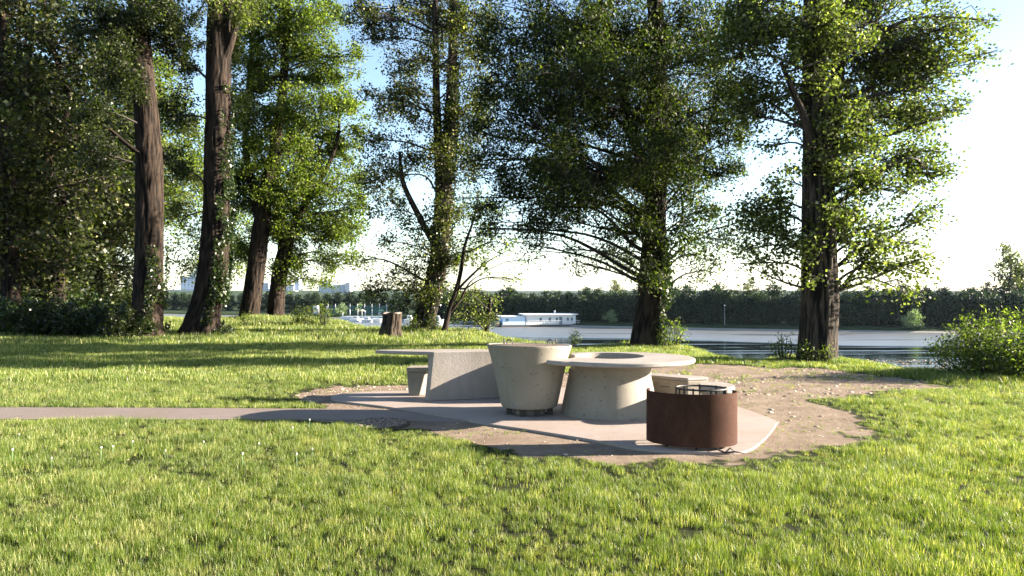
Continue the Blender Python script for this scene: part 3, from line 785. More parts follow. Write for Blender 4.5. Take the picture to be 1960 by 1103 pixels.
# T9, the dark maple
tree('maple_tree', 'dark dense tree on the bank behind the round table, foliage hanging low', 'tree', 21.6,
     [[(1236, 664, 66), (1240, 630, 62), (1246, 580, 58), (1250, 500, 54), (1254, 400, 46), (1262, 250, 40), (1258, 100, 36), (1250, -60, 30), (1245, -300, 18), (1240, -500, 6)],
      [(1256, 420, 28, .2), (1225, 300, 24, .6), (1190, 180, 20, .9), (1160, 60, 14, 1.1), (1140, -80, 6, 1.1)]],
     [(1010, 95, 90, 75), (1110, 50, 95, 65), (1230, 60, 105, 75), (1335, 60, 85, 70), (985, 230, 76, 62), (1080, 195, 95, 75), (1200, 215, 100, 80), (1320, 215, 80, 75),
      (965, 330, 52, 42), (1045, 320, 95, 60), (1150, 330, 95, 62), (1265, 340, 90, 62), (1352, 310, 62, 60), (1010, 405, 55, 30), (1085, 420, 80, 38), (1175, 440, 75, 40), (1290, 440, 72, 44, -.8),
      (1355, 400, 52, 42), (1020, 470, 26, 22), (1165, 495, 48, 20), (1250, 505, 44, 34, -.9), (1352, 490, 40, 16, .3), (1150, 120, 90, 60, -1.2), (1290, 130, 90, 60, -1.2), (1060, 270, 80, 50, -1.3), (1220, 300, 80, 50, -1.5),
      (1110, 370, 80, 44, -1.4), (1310, 370, 70, 50, -1.2), (1000, 20, 70, 45, .5), (1180, 10, 90, 50, 1), (1400, 270, 36, 50, .4), (1390, 150, 50, 60, .3), (1340, 520, 32, 12, .3), (1230, 420, 50, 40, -1.4), (1100, 480, 30, 14, -.6), (960, 160, 50, 60, .5), (950, 60, 50, 50, .5), (1400, 80, 60, 60, .3), (1390, 200, 50, 60, .3), (1160, 60, 80, 60, -.8), (1040, 150, 70, 60, -.6), (1270, 250, 80, 60, -.9), (930, 260, 40, 40, .3), (1390, 340, 40, 40, .3), (1380, 460, 36, 24, .2), (1100, 200, 120, 80, 3), (1300, 200, 110, 80, 3), (1200, 350, 110, 60, 3), (1150, 80, 110, 60, 3), (1250, 300, 90, 60, -2.2), (935, 380, 40, 36, .2), (950, 440, 34, 24, .2), (925, 310, 34, 36, .5), (1405, 430, 34, 24, .2), (1120, 505, 36, 10, .2), (1000, 440, 40, 26, -.6), (1100, 150, 110, 70, -2.4), (1060, 330, 90, 60, -2.2)],
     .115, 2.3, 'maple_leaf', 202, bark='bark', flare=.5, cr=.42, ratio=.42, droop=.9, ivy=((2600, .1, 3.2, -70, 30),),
     extra=[(1080, -120, 150, 90, .5), (1270, -130, 150, 90, .5), (1200, -280, 140, 100, .5), (1240, -430, 80, 80, .5)])

# T7, twin-stemmed ivy-clad tree
tree('twin_stemmed_tree', 'tall twin-stemmed tree clad in ivy beside the stump, airy foliage against the sky', 'tree', 28.5,
     [[(806, 634, 50), (815, 600, 45), (828, 560, 42), (842, 480, 40), (848, 400, 38), (852, 320, 34), (862, 230, 26), (866, 120, 20), (868, 0, 16), (870, -200, 8)],
      [(848, 400, 26, .1), (840, 300, 20, 0), (836, 200, 16, -.1), (834, 80, 13, -.2), (832, -150, 6, -.2)],
      [(838, 480, 18, .0), (800, 410, 14, -.2), (772, 350, 10, -.4), (765, 290, 6, -.4)]],
     [(750, 40, 70, 38), (700, 25, 45, 28), (840, 30, 60, 50), (920, 30, 48, 50), (760, 120, 62, 34), (860, 120, 58, 50), (710, 75, 36, 18), (760, 210, 52, 40), (820, 210, 40, 50, -.5), (885, 220, 46, 60), (715, 270, 40, 38), (780, 300, 60, 45), (880, 320, 44, 48),
      (725, 345, 44, 34), (745, 400, 44, 30), (850, 400, 46, 40, -.6), (905, 400, 34, 34), (720, 190, 26, 22), (800, 490, 56, 40, -.4), (850, 500, 36, 40, -.6), (750, 540, 48, 34), (715, 558, 34, 14), (800, 560, 44, 30, -.5), (700, 500, 30, 10), (900, 480, 30, 26), (880, 30, 40, 60, -.6),
      (845, 300, 40, 50, -.7), (910, 150, 34, 50), (740, 460, 30, 16), (770, 590, 22, 12), (930, 100, 30, 30), (790, 180, 50, 40, -.3), (920, 200, 34, 44, .4), (850, 70, 50, 50, .5), (680, 15, 40, 20), (740, 330, 40, 34, .5), (800, 440, 44, 30, .4), (890, 270, 40, 40, .4), (770, 10, 60, 30, .4)],
     .095, 2.0, 'grey_leaf', 303, bark='bark_grey', flare=.45, cr=.36, ivy=((6000, .3, 10.5, -150, 60),),
     extra=[(800, -110, 110, 80, .3), (890, -120, 80, 80, .3), (850, -230, 70, 60, .3)])

# T5 / T6, bright green pair on the mound
tree('leaning_poplar', 'bright green tree on the mound with leaning reddish trunk, behind the ivy-clad leaning trunk', 'tree', 35.0,
     [[(474, 618, 40), (482, 570, 38), (492, 500, 37), (500, 430, 34), (512, 350, 28), (528, 270, 22), (542, 160, 18), (548, 40, 14), (552, -100, 8)],
      [(500, 430, 22, .2), (480, 350, 18, .5), (470, 260, 14, .6), (480, 120, 10, .6), (485, -50, 5, .6)],
      [(520, 310, 16, -.2), (560, 262, 12, -.5), (585, 235, 8, -.6)]],
     [(500, 40, 80, 50), (575, 30, 60, 44), (470, 120, 50, 50), (545, 120, 80, 50), (615, 110, 44, 40), (500, 200, 64, 48), (580, 200, 70, 44, -.6), (640, 190, 44, 40), (660, 130, 24, 34), (470, 290, 44, 50), (540, 290, 60, 46, -.5),
      (600, 60, 50, 40), (460, 40, 50, 44), (630, 20, 34, 34), (480, 390, 40, 50), (460, 480, 30, 36), (540, 370, 50, 40, -.7), (680, 110, 14, 30), (520, 240, 60, 44, .6), (560, 70, 60, 44, .6), (500, 340, 44, 44, .8), (600, 150, 50, 44, .6), (450, 200, 34, 60, .6), (450, 340, 30, 60, .6), (520, 160, 60, 40, .9)],
     .11, 3.2, 'bright_leaf', 404, bark='bark', cr=.45, flare=.3, extra=[(540, -80, 120, 70, .3)])
tree('forked_poplar', 'bright green tree on the mound, right-hand neighbour of the leaning reddish trunk', 'tree', 36.0,
     [[(525, 616, 36), (530, 570, 34), (536, 520, 32), (545, 480, 30), (562, 430, 22), (590, 380, 16), (622, 330, 12), (645, 270, 8), (650, 220, 5)],
      [(541, 490, 20, .3), (538, 430, 18, .4), (532, 360, 14, .4), (530, 280, 8, .4)]],
     [(610, 290, 60, 44), (660, 270, 40, 44), (560, 350, 60, 44), (630, 360, 64, 44, -.5), (680, 340, 26, 34), (510, 440, 34, 40), (570, 430, 60, 40, -.6), (640, 430, 60, 42), (685, 400, 24, 34), (540, 500, 40, 26), (600, 500, 54, 30), (655, 490, 36, 26), (610, 540, 34, 12),
      (570, 260, 50, 40), (690, 240, 18, 34), (668, 200, 26, 34), (560, 540, 24, 12), (600, 330, 50, 40, .4), (650, 410, 50, 40, .5), (600, 460, 50, 34, .5), (530, 410, 44, 44, .5), (620, 250, 50, 40, .5), (580, 390, 50, 40, .8)],
     .11, 3.0, 'bright_leaf', 505, bark='bark', cr=.42, flare=.3)

# T4 leaning trunk, T3 straight trunk
tree('ivy_clad_poplar', 'massive leaning trunk with ivy down its right side, at the edge of the shaded woods', 'tree', 26.5,
     [[(378, 648, 78), (388, 610, 70), (400, 560, 62), (410, 490, 58), (414, 400, 54), (416, 300, 53), (418, 200, 51), (419, 100, 50), (421, 0, 48), (428, -200, 36), (430, -420, 14)],
      [(424, 130, 20, -.1), (445, 70, 16, -.2), (455, 20, 14, -.2), (470, -80, 8, -.3)]],
     [(430, 15, 50, 28, -.9), (460, 20, 45, 50), (385, 20, 24, 30, 1.5), (450, 110, 30, 50, 1), (352, 330, 24, 40, 2), (350, 420, 26, 40, 2), (455, 210, 26, 44, 1.2), (345, 220, 26, 50, 2), (350, 130, 22, 40, 2)],
     .09, 3.2, 'poplar_leaf', 606, bark='bark', flare=.62, ivy=((5200, .4, 5.6, -70, 45), (1800, 5, 9, -60, 60)), minz=4, cr=.36,
     extra=[(430, -100, 110, 80, .3), (430, -260, 110, 90, .3)])
tree('straight_poplar', 'thick straight trunk with furrowed brown bark, left of the leaning ivy-clad trunk', 'tree', 25.5,
     [[(281, 646, 66), (281, 610, 62), (284, 550, 58), (286, 460, 56), (287, 370, 54), (285, 280, 51), (278, 190, 46), (270, 100, 42), (264, 0, 38), (262, -200, 26), (262, -400, 10)],
      [(262, 292, 15, -.4), (235, 270, 13, -.8), (205, 245, 6, -1.1), (150, 232, 1.5, -1.4)]],
     [(255, 50, 90, 60), (200, 120, 60, 46, -1.2), (330, 90, 50, 50), (180, 210, 50, 36, -1.4), (330, 210, 34, 40, 1), (240, 150, 50, 40, -1.0), (170, 40, 60, 50, -1), (335, 20, 50, 40, .5), (225, 60, 44, 50, -1.0), (300, 15, 50, 24, -1.1), (190, 290, 50, 34, -1.5), (332, 300, 26, 34, 1)],
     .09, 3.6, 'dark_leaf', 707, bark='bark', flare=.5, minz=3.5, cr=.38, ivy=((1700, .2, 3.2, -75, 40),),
     extra=[(260, -110, 150, 90, .3), (260, -280, 130, 90, .3)])

# saplings by the stump
tree('young_tree', 'slender young tree with forked bare stems right of the twin-stemmed tree', 'tree', 26.5,
     [[(849, 636, 13), (858, 600, 12), (872, 560, 10), (882, 520, 9), (890, 470, 7), (905, 425, 5), (915, 380, 3)],
      [(874, 556, 8), (905, 525, 7), (935, 500, 5), (975, 478, 3)], [(856, 605, 8), (880, 575, 6), (900, 540, 4), (930, 520, 3)]],
     [(915, 420, 34, 34), (950, 395, 26, 26), (900, 470, 26, 26), (970, 470, 34, 16), (930, 500, 30, 20), (1000, 500, 26, 8), (985, 535, 26, 8), (930, 450, 26, 26)],
     .095, 1.0, 'bright_leaf', 808, flare=.25, cr=.3, minz=.6, ridge=.03, seg=24)
tree('willow_shrub', 'light green shrub on the bank edge behind the young forked tree', 'shrub', 27.5,
     [[(930, 640, 9), (935, 610, 8), (938, 570, 4)]],
     [(890, 585, 32, 24), (925, 598, 28, 20), (905, 560, 30, 16), (945, 572, 22, 10), (875, 612, 22, 12), (915, 615, 26, 10), (870, 560, 22, 16)],
     .075, 1.5, 'poplar_leaf', 909, flare=.2, cr=.28, minz=.1, ridge=.03, seg=16)

# left woods -------------------------------------------------------------
def generic_tree(name, H, R, leaf, nleaf, lm, seed, bark='bark', tr=.32, lean=0, low=.22, zstep=200, nb=14, cr=.7):
    """a whole tree standing at the origin: (trunk, branches, crown) meshes"""
    rng = np.random.default_rng(seed)
    path = [(lean * (z / H) ** 1.3 + rng.normal() * .02 * H * (z > 0), rng.normal() * .015 * H * (z > 0), z) for z in np.linspace(0, H * .93, 7)]
    path[0] = (0, 0, -.3)
    v, f, rd, C = trunk_geo(path, np.linspace(tr, tr * .12, 7), seed, 28, .4, step=.25, ridge=.1)
    tm = make_mesh('trunk', v, f, M[bark], True, None, {'ridge': rd})
    bl = []
    for k in range(nb):
        z = H * (low + (1 - low) * (k + .5) / nb); s_ = math.sin(PI * min(1, ((z / H - low) / (1 - low)) * .8 + .18))
        a = k * 2.4 + rng.random(); rr = R * .55 * s_ * rng.uniform(.5, 1.1)
        bl.append(((C[:, 0][np.argmin(abs(C[:, 2] - z))] + rr * math.cos(a), rr * math.sin(a), z), np.array([R * .55, R * .55, H * .085]) * rng.uniform(.75, 1.15) * (.55 + .45 * s_)))
    tot = sum(PI * r[0] * r[2] for _, r in bl)
    cover = nleaf * .5 * leaf * leaf * .8 / tot
    (lv, lf, lt), (bv, bf, _) = crown_geo(bl, C, leaf, cover, rng, cr, .8, .3, H * low * .7)
    bm = make_mesh('branches', bv, bf, M['twig'], True)
    cm = make_mesh('crown', lv, lf, M[lm], False, lt)
    return tm, bm, cm

def place_generic(name, meshes, X, Y, z, label, cat, group, rz, s=(1, 1, 1), parts=True):
    root = empty(name, (X, Y, z), label, cat, group); root.rotation_euler = (0, 0, rz); root.scale = s
    for n_, me_ in zip(('trunk', 'branches', 'crown'), meshes):
        link(n_, me_, root)
    return root

WA = generic_tree('w', 17, 4.2, .19, 15000, 'grey_leaf', 31, tr=.42, lean=-1.5, low=.12, nb=20, cr=.62)
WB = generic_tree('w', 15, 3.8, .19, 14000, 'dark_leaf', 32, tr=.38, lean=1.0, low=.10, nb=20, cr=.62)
WC = generic_tree('w', 16, 4.0, .17, 15000, 'poplar_leaf', 33, tr=.36, lean=.4, low=.14, nb=18, cr=.6)
WD = generic_tree('w', 17, 4.4, .18, 15000, 'bright_leaf', 34, tr=.34, lean=.6, low=.36, nb=16, cr=.62)
woods = [  # px of base, Y, mesh, rz, scale, label
    (22, 28.5, WA, 0.2, .95, 'leftmost leaning trunk in the shaded woods'),
    (118, 30, WB, 2.6, 1.0, 'dark ivy-covered trunk between the leftmost trunk and the thick straight one'),
    (-60, 33, WC, 1.1, 1.0, 'tree at the left edge of the picture with grey leaves'),
    (190, 36, WA, 3.9, .9, 'grey-leaved tree just left of the thick straight trunk, behind it'),
    (60, 40, WB, 5.0, 1.05, 'dark tree deep in the woods behind the two left trunks'),
    (240, 45, WD, .4, 1.0, 'sunlit tree in the second row behind the thick straight trunk'),
    (-20, 48, WA, 2.0, 1.1, 'grey-leaved tree deep in the woods at the far left'),
    (130, 50, WC, 4.4, 1.1, 'tall pale tree at the back of the woods, centre of the left part'),
    (302, 46, WD, 3.2, 1.0, 'bright leafy tree hidden behind the lower half of the straight trunk'),
    (-120, 40, WB, .9, 1.1, 'dark tree partly outside the left edge of the picture'),
    (205, 60, WB, 1.7, 1.25, 'farthest dark tree of the left woods'),
    (430, 56, WD, 2.9, 1.0, 'tree glimpsed between the leaning ivy-clad trunk and the mound pair'),
    (-200, 30, WB, 4.0, 1.1, 'shade-giving tree outside the left edge'),
    (60, 62, WA, 5.5, 1.2, 'farthest grey-leaved tree of the left woods')]
for px, Y, me3, rz, s, lab in woods:
    X = (px - 980) / FPX * Y; z = float(ground_z(np.array([X]), np.array([Y]))[0])
    if z < -1: z = max(z, -3.0)
    place_generic('woodland_tree', me3, X, Y, z, lab, 'tree', 'trees of the shaded woods at the left', rz, (s, s, s))

# shrubs: undergrowth in the woods and the right bush
def shrub_mesh(seed, R, H, leaf, n, lm, ratio=.6, shoots=40, up=1.0):
    rng = np.random.default_rng(seed); LP, BP = [], []
    for k in range(shoots):
        a = rng.random() * 2 * PI; r = R * math.sqrt(rng.random()); h = H * (1 - .55 * (r / R) ** 2) * rng.uniform(.65, 1.08)
        b0 = np.array([r * .45 * math.cos(a), r * .45 * math.sin(a), -.05]); e_ = np.array([r * math.cos(a), r * math.sin(a), h])
        m_ = (b0 + e_) / 2 + rng.normal(size=3) * .06 * H
        pth = catmull([b0, m_, e_], 5)
        v, f = tube(pth, np.linspace(.012, .004, len(pth)), 4); BP.append((v, f, None))
        per = n // shoots
        t_ = .12 + .9 * rng.random(per); ii = np.clip(t_ * (len(pth) - 1), 0, len(pth) - 1.001); i0_ = ii.astype(int); fr_ = (ii - i0_)[:, None]
        pos = pth[i0_] * (1 - fr_) + pth[i0_ + 1] * fr_
        sp = (.05 + .26 * R * (1 - t_)[:, None] * .6 + .03)
        pos = pos + rng.normal(size=(per, 3)) * sp
        pos[:, 2] = np.maximum(pos[:, 2], .02)
        LP.append(leaves(pos, leaf, rng, .1, ratio, -.4 * up))
    lv, lf, lt = join(LP); bv, bf, _ = join(BP)
    return make_mesh('stems', bv, bf, M['twig'], True), make_mesh('foliage', lv, lf, M[lm], False, lt)
def place_shrub(name, meshes, X, Y, z, label, cat, group, rz, s):
    root = empty(name, (X, Y, z), label, cat, group); root.rotation_euler = (0, 0, rz); root.scale = s
    link('stems', meshes[0], root); link('foliage', meshes[1], root); return root
U1 = shrub_mesh(51, 1.3, 1.5, .11, 5200, 'dark_leaf', .75, 46)
U2 = shrub_mesh(52, 1.2, 1.2, .10, 4600, 'ivy_leaf', .8, 40)
under = [(10, 27, 1, 1.1), (60, 26, 0, .85), (110, 28, 1, 1.1), (160, 26, 0, .9), (205, 27, 1, 1.0), (245, 25, 0, .72), (150, 31, 1, 1.3), (60, 32, 1, 1.4), (-40, 27, 0, 1.1), (-20, 33, 1, 1.4), (215, 33, 0, 1.2), (430, 26.4, 1, .35), (100, 37, 1, 1.5), (230, 39, 0, 1.3)]
wh = ['below the leftmost trunk', 'in front of the leftmost trunk', 'at the foot of the dark ivy-covered trunk', 'in front of the dark ivy-covered trunk', 'between the dark trunk and the straight trunk', 'at the foot of the straight trunk, left side', 'behind the dark ivy-covered trunk', 'in the gap behind the two left trunks', 'at the left picture edge',
      'farther back at the left picture edge', 'behind the foot of the straight trunk', 'small, at the right foot of the leaning trunk', 'deep in the woods behind the dark trunk', 'deep in the woods behind the straight trunk']
for k, (px, Y, kind, s) in enumerate(under):
    X = (px - 980) / FPX * Y; z = float(ground_z(np.array([X]), np.array([Y]))[0])
    place_shrub('undergrowth_shrub', (U1, U2)[kind], X, Y, z, 'dark green undergrowth shrub ' + wh[k], 'shrub', 'undergrowth shrubs of the left woods', k * 1.3, (s, s, s))
BU = shrub_mesh(61, 1.25, 1.42, .085, 11000, 'bright_leaf', .32, 110)
place_shrub('willow_bush', BU, 9.35, 14.0, -.03, 'leafy light green bush with upright shoots at the right edge by the water', 'bush', 'bushes at the right edge', 0, (1, .85, .92))
place_shrub('willow_bush', BU, 10.95, 14.3, -.05, 'leafy bush cut by the right picture edge, behind the larger one', 'bush', 'bushes at the right edge', 2.1, (1.05, .9, 1.0))
WEED = shrub_mesh(71, .28, .62, .06, 420, 'bright_leaf', .5, 12)
weeds = [(1290, 662, 21.2, 1.3, 'at the right foot of the dark maple'), (1270, 668, 21.0, .9, 'close against the trunk of the dark maple'), (1100, 668, 21.0, .8, 'on the bank left of the dark maple'), (1500, 695, 17.1, 1.0, 'at the left foot of the big right poplar'), (1540, 695, 16.9, .8, 'in front of the big right poplar'), (1582, 697, 16.8, .7, 'at the right front of the big right poplar'),
         (590, 640, 31, 1.4, 'tall stalk on the mound'), (620, 638, 31.2, 1.6, 'tallest stalk right of the mound'), (570, 640, 31, 1.2, 'stalk left on the mound'), (790, 640, 27, 1.0, 'between the stump and the twin-stemmed tree'), (740, 650, 24.5, .5, 'at the foot of the stump'), (470, 640, 30, 1.0, 'at the foot of the leaning reddish trunk'), (830, 640, 27.2, 1.0, 'at the foot of the young forked tree')]
for px, py, Y, s, lab in weeds:
    X = (px - 980) / FPX * Y; z = float(ground_z(np.array([X]), np.array([Y]))[0])
    if z < -.4: z = -.15
    place_shrub('weed', WEED, X, Y, z, 'leafy green weed ' + lab, 'weed', 'weeds along the bank', px, (s, s, s))

# stump ------------------------------------------------------------------
sY = 24.8; sx_ = (750 - 980) / FPX * sY
t = empty('tree_stump', (sx_, sY, 0), 'sawn-off grey tree stump on the grass left of the twin-stemmed tree', 'stump')
v, f, rd, C = trunk_geo([(-.08, 0, -.1), (-.05, 0, .25), (0, 0, .6), (.03, 0, .88)], [.40, .36, .33, .33], 77, 90, .5, step=.02, ridge=.22)
n90 = 90; nr = len(v) // n90
v[-n90:, 2] += .03 * np.sin(np.arange(n90) * .21); tp = v[-n90:].copy()
link('bark', make_mesh('bark', v, f, M['bark_grey'], True, None, {'ridge': rd}), t)
cen = tp.mean(0); V = np.concatenate([tp, tp * .5 + cen * .5 + (0, 0, .004), [cen]]); F = [(i, (i + 1) % 90, 90 + (i + 1) % 90, 90 + i) for i in range(90)] + [(90 + i, 90 + (i + 1) % 90, 180) for i in range(90)]
link('cut_face', make_mesh('cut_face', V, F, plain('cut_wood', (.34, .28, .23), .85, 0, .3, 20)), t)

# ------------------------------------------------------------------ far bank trees
FT = [generic_tree('f', 6.5, 3.0, .33, 4800, 'far_leaf', 90 + k, tr=.22, low=.04, nb=11, cr=.8) for k in range(3)]
FT.append(generic_tree('f', 12, 4.2, .38, 3600, 'grey_leaf', 97, tr=.35, low=.1, nb=13, cr=.85))
FB = generic_tree('f', 3.4, 2.2, .32, 1500, 'pale_leaf', 98, tr=.12, low=.04, nb=9, cr=.6)
rr_ = random.Random(5)
def far_shore_Y(X):
    return float(np.interp(X, [p[0] for p in FAR], [p[1] for p in FAR]))
def place_far(X, dY, me3, s, label, group, name='bank_tree', sz=None):
    Y = far_shore_Y(X) + dY; z = float(ground_z(np.array([X]), np.array([Y]))[0]) - .1
    return place_generic(name, me3, X, Y, z, label, 'tree', group, rr_.random() * 6.28, (s, s, s * (sz or 1)))
X = -22.0
while X < 118:                      # right-hand row, a tall unbroken belt
    d = 9 + rr_.uniform(-.8, 1.2)
    place_far(X, d, FT[rr_.randrange(3)], rr_.uniform(.82, 1.12) * (1.02 if X > 20 else .9), 'dark green tree in the unbroken belt along the far bank', 'trees of the belt on the far bank')
    place_far(X + 1.2, d + 4.5, FT[rr_.randrange(3)], rr_.uniform(.92, 1.28), 'dark green tree in the unbroken belt along the far bank', 'trees of the belt on the far bank')
    X += rr_.uniform(2.3, 3.1)
X = -175.0
while X < -24:                      # left-hand row, farther away and lower
    place_far(X, 24 + rr_.uniform(-3, 3), FT[rr_.randrange(3)], rr_.uniform(.8, 1.02), 'rounded tree in the row behind the boats on the far bank', 'trees behind the boats on the far bank')
    X += rr_.uniform(3.2, 4.6)
def far_px(px, Y, me3, s, label, name='bank_tree', sz=1):
    X_ = (px - 980) / FPX * Y; z = max(float(ground_z(np.array([X_]), np.array([Y]))[0]), -6) - .1
    return place_generic(name, me3, X_, Y, z, label, 'tree', None, rr_.random() * 6, (s, s, s * sz))
far_px(1180, 176, FT[3], .78, 'taller spiky tree rising above the far belt, left of the dark maple trunk')
far_px(1432, 160, FT[3], .80, 'thin pale tree rising above the far belt between the two big right trunks', sz=.98)
far_px(1935, 150, FT[3], 1.35, 'tall grey-green tree on the far bank at the right picture edge')
far_px(1975, 152, FT[3], 1.2, 'grey-green tree cut by the right picture edge on the far bank')
far_px(1885, 150, FT[3], .72, 'smaller grey-green tree left of the tall one at the right edge')
far_px(1748, 141, FB, .95, 'pale round willow in front of the dark far belt, right of the big poplar', 'willow_tree')
far_px(1170, 163, FB, .8, 'small light green tree in the dark far belt behind the houseboat', 'willow_tree')
far_px(654, 212, FB, .95, 'round olive tree behind the tennis fence', 'round_tree')
far_px(688, 214, FB, .9, 'light green round tree behind the tennis fence, right of the olive one', 'round_tree')

# ------------------------------------------------------------------ boats, fence, caravans, lamp
def wz(px, py, z):                  # world point at height z on the ray
    Y = (EYE - z) * FPX / (py - HZ); return np.array([(px - 980) / FPX * Y, Y, z])
hb = wz(1030, 625.5, WZ); hs = hb[1] / FPX
t = empty('houseboat', (hb[0], hb[1], WZ), 'long white flat-roofed houseboat moored on the river', 'houseboat'); t.rotation_euler = (0, 0, math.radians(11))
def bx(x0, x1, z0, z1, y0=0, y1=6):   # px offsets from 1030 to metres
    return MB().box((x0 - 1030) * hs, (x1 - 1030) * hs, y0, y1, z0, z1)
o = bx(958, 1112, -.3, .42, -.4, 6.4).build('hull', M['dark_hull'], t)
wl_ = bx(1008, 1106, .421, 2.55, .6, 5.8).build('cabin', M['white'], t)
for x in (1034, 1052, 1066, 1088, 1096): 
    wo = bx(x, x + 4.5, 1.15, 1.95, .54, .64).build('window', M['glass_dark'], wl_)
bx(1073, 1079, .45, 2.1, .54, .64).build('door', M['glass_dark'], wl_)
bx(1002, 1109, 2.551, 2.78, -.1, 6.2).build('roof', M['white'], t)
o = bx(962, 1006, .421, 2.2, .5, 5.6).build('annex', M['shaded_white'], t)
bx(968, 973, 1.2, 1.8, .44, .54).build('window', M['glass_dark'], o)
bx(957, 1001, 2.201, 2.33, .1, 6.0).build('annex_roof', M['white'], t)
bx(948, 956, -.1, 1.3, .5, 5).build('gangway', M['dark_hull'], t)
MB().tube([((1069.5 - 1030) * hs, 3, 2.78), ((1069.5 - 1030) * hs, 3, 3.5)], .22, 8).build('chimney', M['white'], t)
mb = MB()
for x in np.arange(1010, 1114, 5.2): mb.tube([((x - 1030) * hs, -.3, .42), ((x - 1030) * hs, -.3, 1.3)], .03, 5)
mb.tube([((1010 - 1030) * hs, -.3, 1.3), ((1113 - 1030) * hs, -.3, 1.3)], .04, 5); mb.tube([((1010 - 1030) * hs, -.3, .9), ((1113 - 1030) * hs, -.3, .9)], .025, 5)
mb.build('railing', M['white'], t)
def boat(px, py, w, label, cabin=True, h=1.0, group='white boats moored on the far bank', mat='white'):
    c_ = wz(px, py, WZ); s_ = c_[1] / FPX; L = w * s_
    t_ = empty('motor_boat', (c_[0], c_[1], WZ), label, 'boat', group)
    V = []
    for (u, hw, z1) in ((-.5, .8, .9), (-.3, 1.0, .85), (.1, 1.05, .9), (.35, .7, 1.0), (.5, .06, 1.15)):
        V += [(u * L * .96, -hw * .7, -.2), (u * L * .96, hw * .7, -.2), (u * L, hw, z1 * h), (u * L, -hw, z1 * h)]
    F_ = [(3, 2, 1, 0), (16, 17, 18, 19)]
    for k in range(4):
        for i_ in range(4): F_.append((k * 4 + i_, k * 4 + (i_ + 1) % 4, (k + 1) * 4 + (i_ + 1) % 4, (k + 1) * 4 + i_))
    MB().add(V, F_).build('hull', M[mat], t_)
    if cabin:
        o_ = MB().add([(-.25 * L, -.6, .9 * h), (.2 * L, -.6, .9 * h), (.2 * L, .6, .9 * h), (-.25 * L, .6, .9 * h), (-.22 * L, -.5, 1.75 * h), (.08 * L, -.5, 1.75 * h), (.08 * L, .5, 1.75 * h), (-.22 * L, .5, 1.75 * h)],
                 [(4, 5, 6, 7), (0, 1, 5, 4), (1, 2, 6, 5), (2, 3, 7, 6), (3, 0, 4, 7)]).build('cabin', M['white'], t_)
        MB().box(-.18 * L, .07 * L, -.60, -.57, 1.15 * h, 1.5 * h).build('window', M['glass_dark'], o_)
    return t_
boat(682, 616, 26, 'white motor boat, leftmost of the moored row', True, .8)
boat(704, 616.5, 24, 'white motor boat in the middle of the moored row', True, .7)
boat(726, 617, 24, 'white motor boat at the right end of the moored row, next to the stump', False, 1.0)
boat(785, 619, 22, 'white boat seen between the stump and the twin-stemmed tree', True, 1.1)
boat(838, 622, 26, 'white boat seen behind the foot of the young forked tree', True, 1.2)
boat(905, 622, 40, 'dark low boat half hidden behind the light green shrub', False, .7, 'dark boats', 'dark_hull')
# landing stage with white posts and parasols
c_ = wz(700, 611, WZ); s_ = c_[1] / FPX
t = empty('landing_stage', (c_[0], c_[1], WZ), 'white landing stage with railings behind the moored boats', 'landing stage')
MB().box(-46 * s_, 36 * s_, -1.5, 1.5, -.2, .75).build('deck', M['white'], t)
for x in (-42, -28, -13, 1, 14, 27):
    MB().tube([(x * s_, -1.4, .75), (x * s_, -1.4, 1.9 + .4 * (x % 3))], .11, 6).build('post', M['white'], t)
for px, lab, mt in ((693, 'cream parasol on the landing stage', 'cream'), (729, 'green parasol at the right end of the landing stage', 'green_cloth')):
    q = np.array([(px - 700) * s_ + c_[0], c_[1], WZ + .75])
    t = empty('parasol', q, lab, 'parasol', 'parasols on the landing stage')
    MB().tube([(0, 0, 0), (0, 0, 1.7)], .06, 6).build('pole', M['white'], t)
    MB().lathe([(1.05, 1.45), (.5, 1.75), (.05, 1.95)], (0, 0), 8).build('canopy', M[mt], t)
# tennis fence
c_ = wz(690, 604, -5.4); Yf = far_shore_Y(c_[0]) + 9; s_ = Yf / FPX
zf = float(ground_z(np.array([(690 - 980) * s_]), np.array([Yf]))[0])
t = empty('sports_fence', ((690 - 980) * s_, Yf, zf), 'green windscreen fence with pale posts along the sports court on the far bank', 'fence')
MB().box(-62 * s_, 52 * s_, .1, .16, .0, 2.7).build('netting', M['net'], t)
for k in range(9):
    x = -62 + k * 14; MB().tube([(x * s_, 0, 0), (x * s_, 0, 3.2)], .07, 6).build('post', M['roof_grey'], t)
for px, w, lab in ((634, 16, 'white caravan behind the sports fence, left one'), (668, 9, 'small white caravan behind the sports fence, right of the olive tree'), (605, 8, 'white van behind the fence at the far left')):
    Yc = 222; X_ = (px - 980) / FPX * Yc; z = float(ground_z(np.array([X_]), np.array([Yc]))[0]) + 2.2
    z = EYE - (589 - HZ) / FPX * Yc - 1.0
    t = empty('caravan', (X_, Yc, z), lab, 'caravan', 'caravans on the far bank'); hw = w * Yc / FPX / 2
    MB().box(-hw, hw, -1, 1, -1.2, 1.5).build('body', M['white'], t); MB().box(-hw * .5, hw * .2, -1.03, -.995, .5, 1.0).build('window', M['glass_dark'], t)
c_ = wz(1387, 622, -5.6); Yl = far_shore_Y(42.6) + 4.0
X_ = (1387 - 980) / FPX * Yl; z = float(ground_z(np.array([X_]), np.array([Yl]))[0])
t = empty('lamp_post', (X_, Yl, z), 'white lamp post on the far bank between the two big right trees', 'lamp post')
MB().tube([(0, 0, 0), (0, 0, 3.9)], [.045, .03], 8).build('pole', M['roof_grey'], t); MB().lathe([(.05, 3.9), (.14, 4.0), (.14, 4.15), (.05, 4.2)], (0, 0), 10).build('lamp', M['white'], t, True)

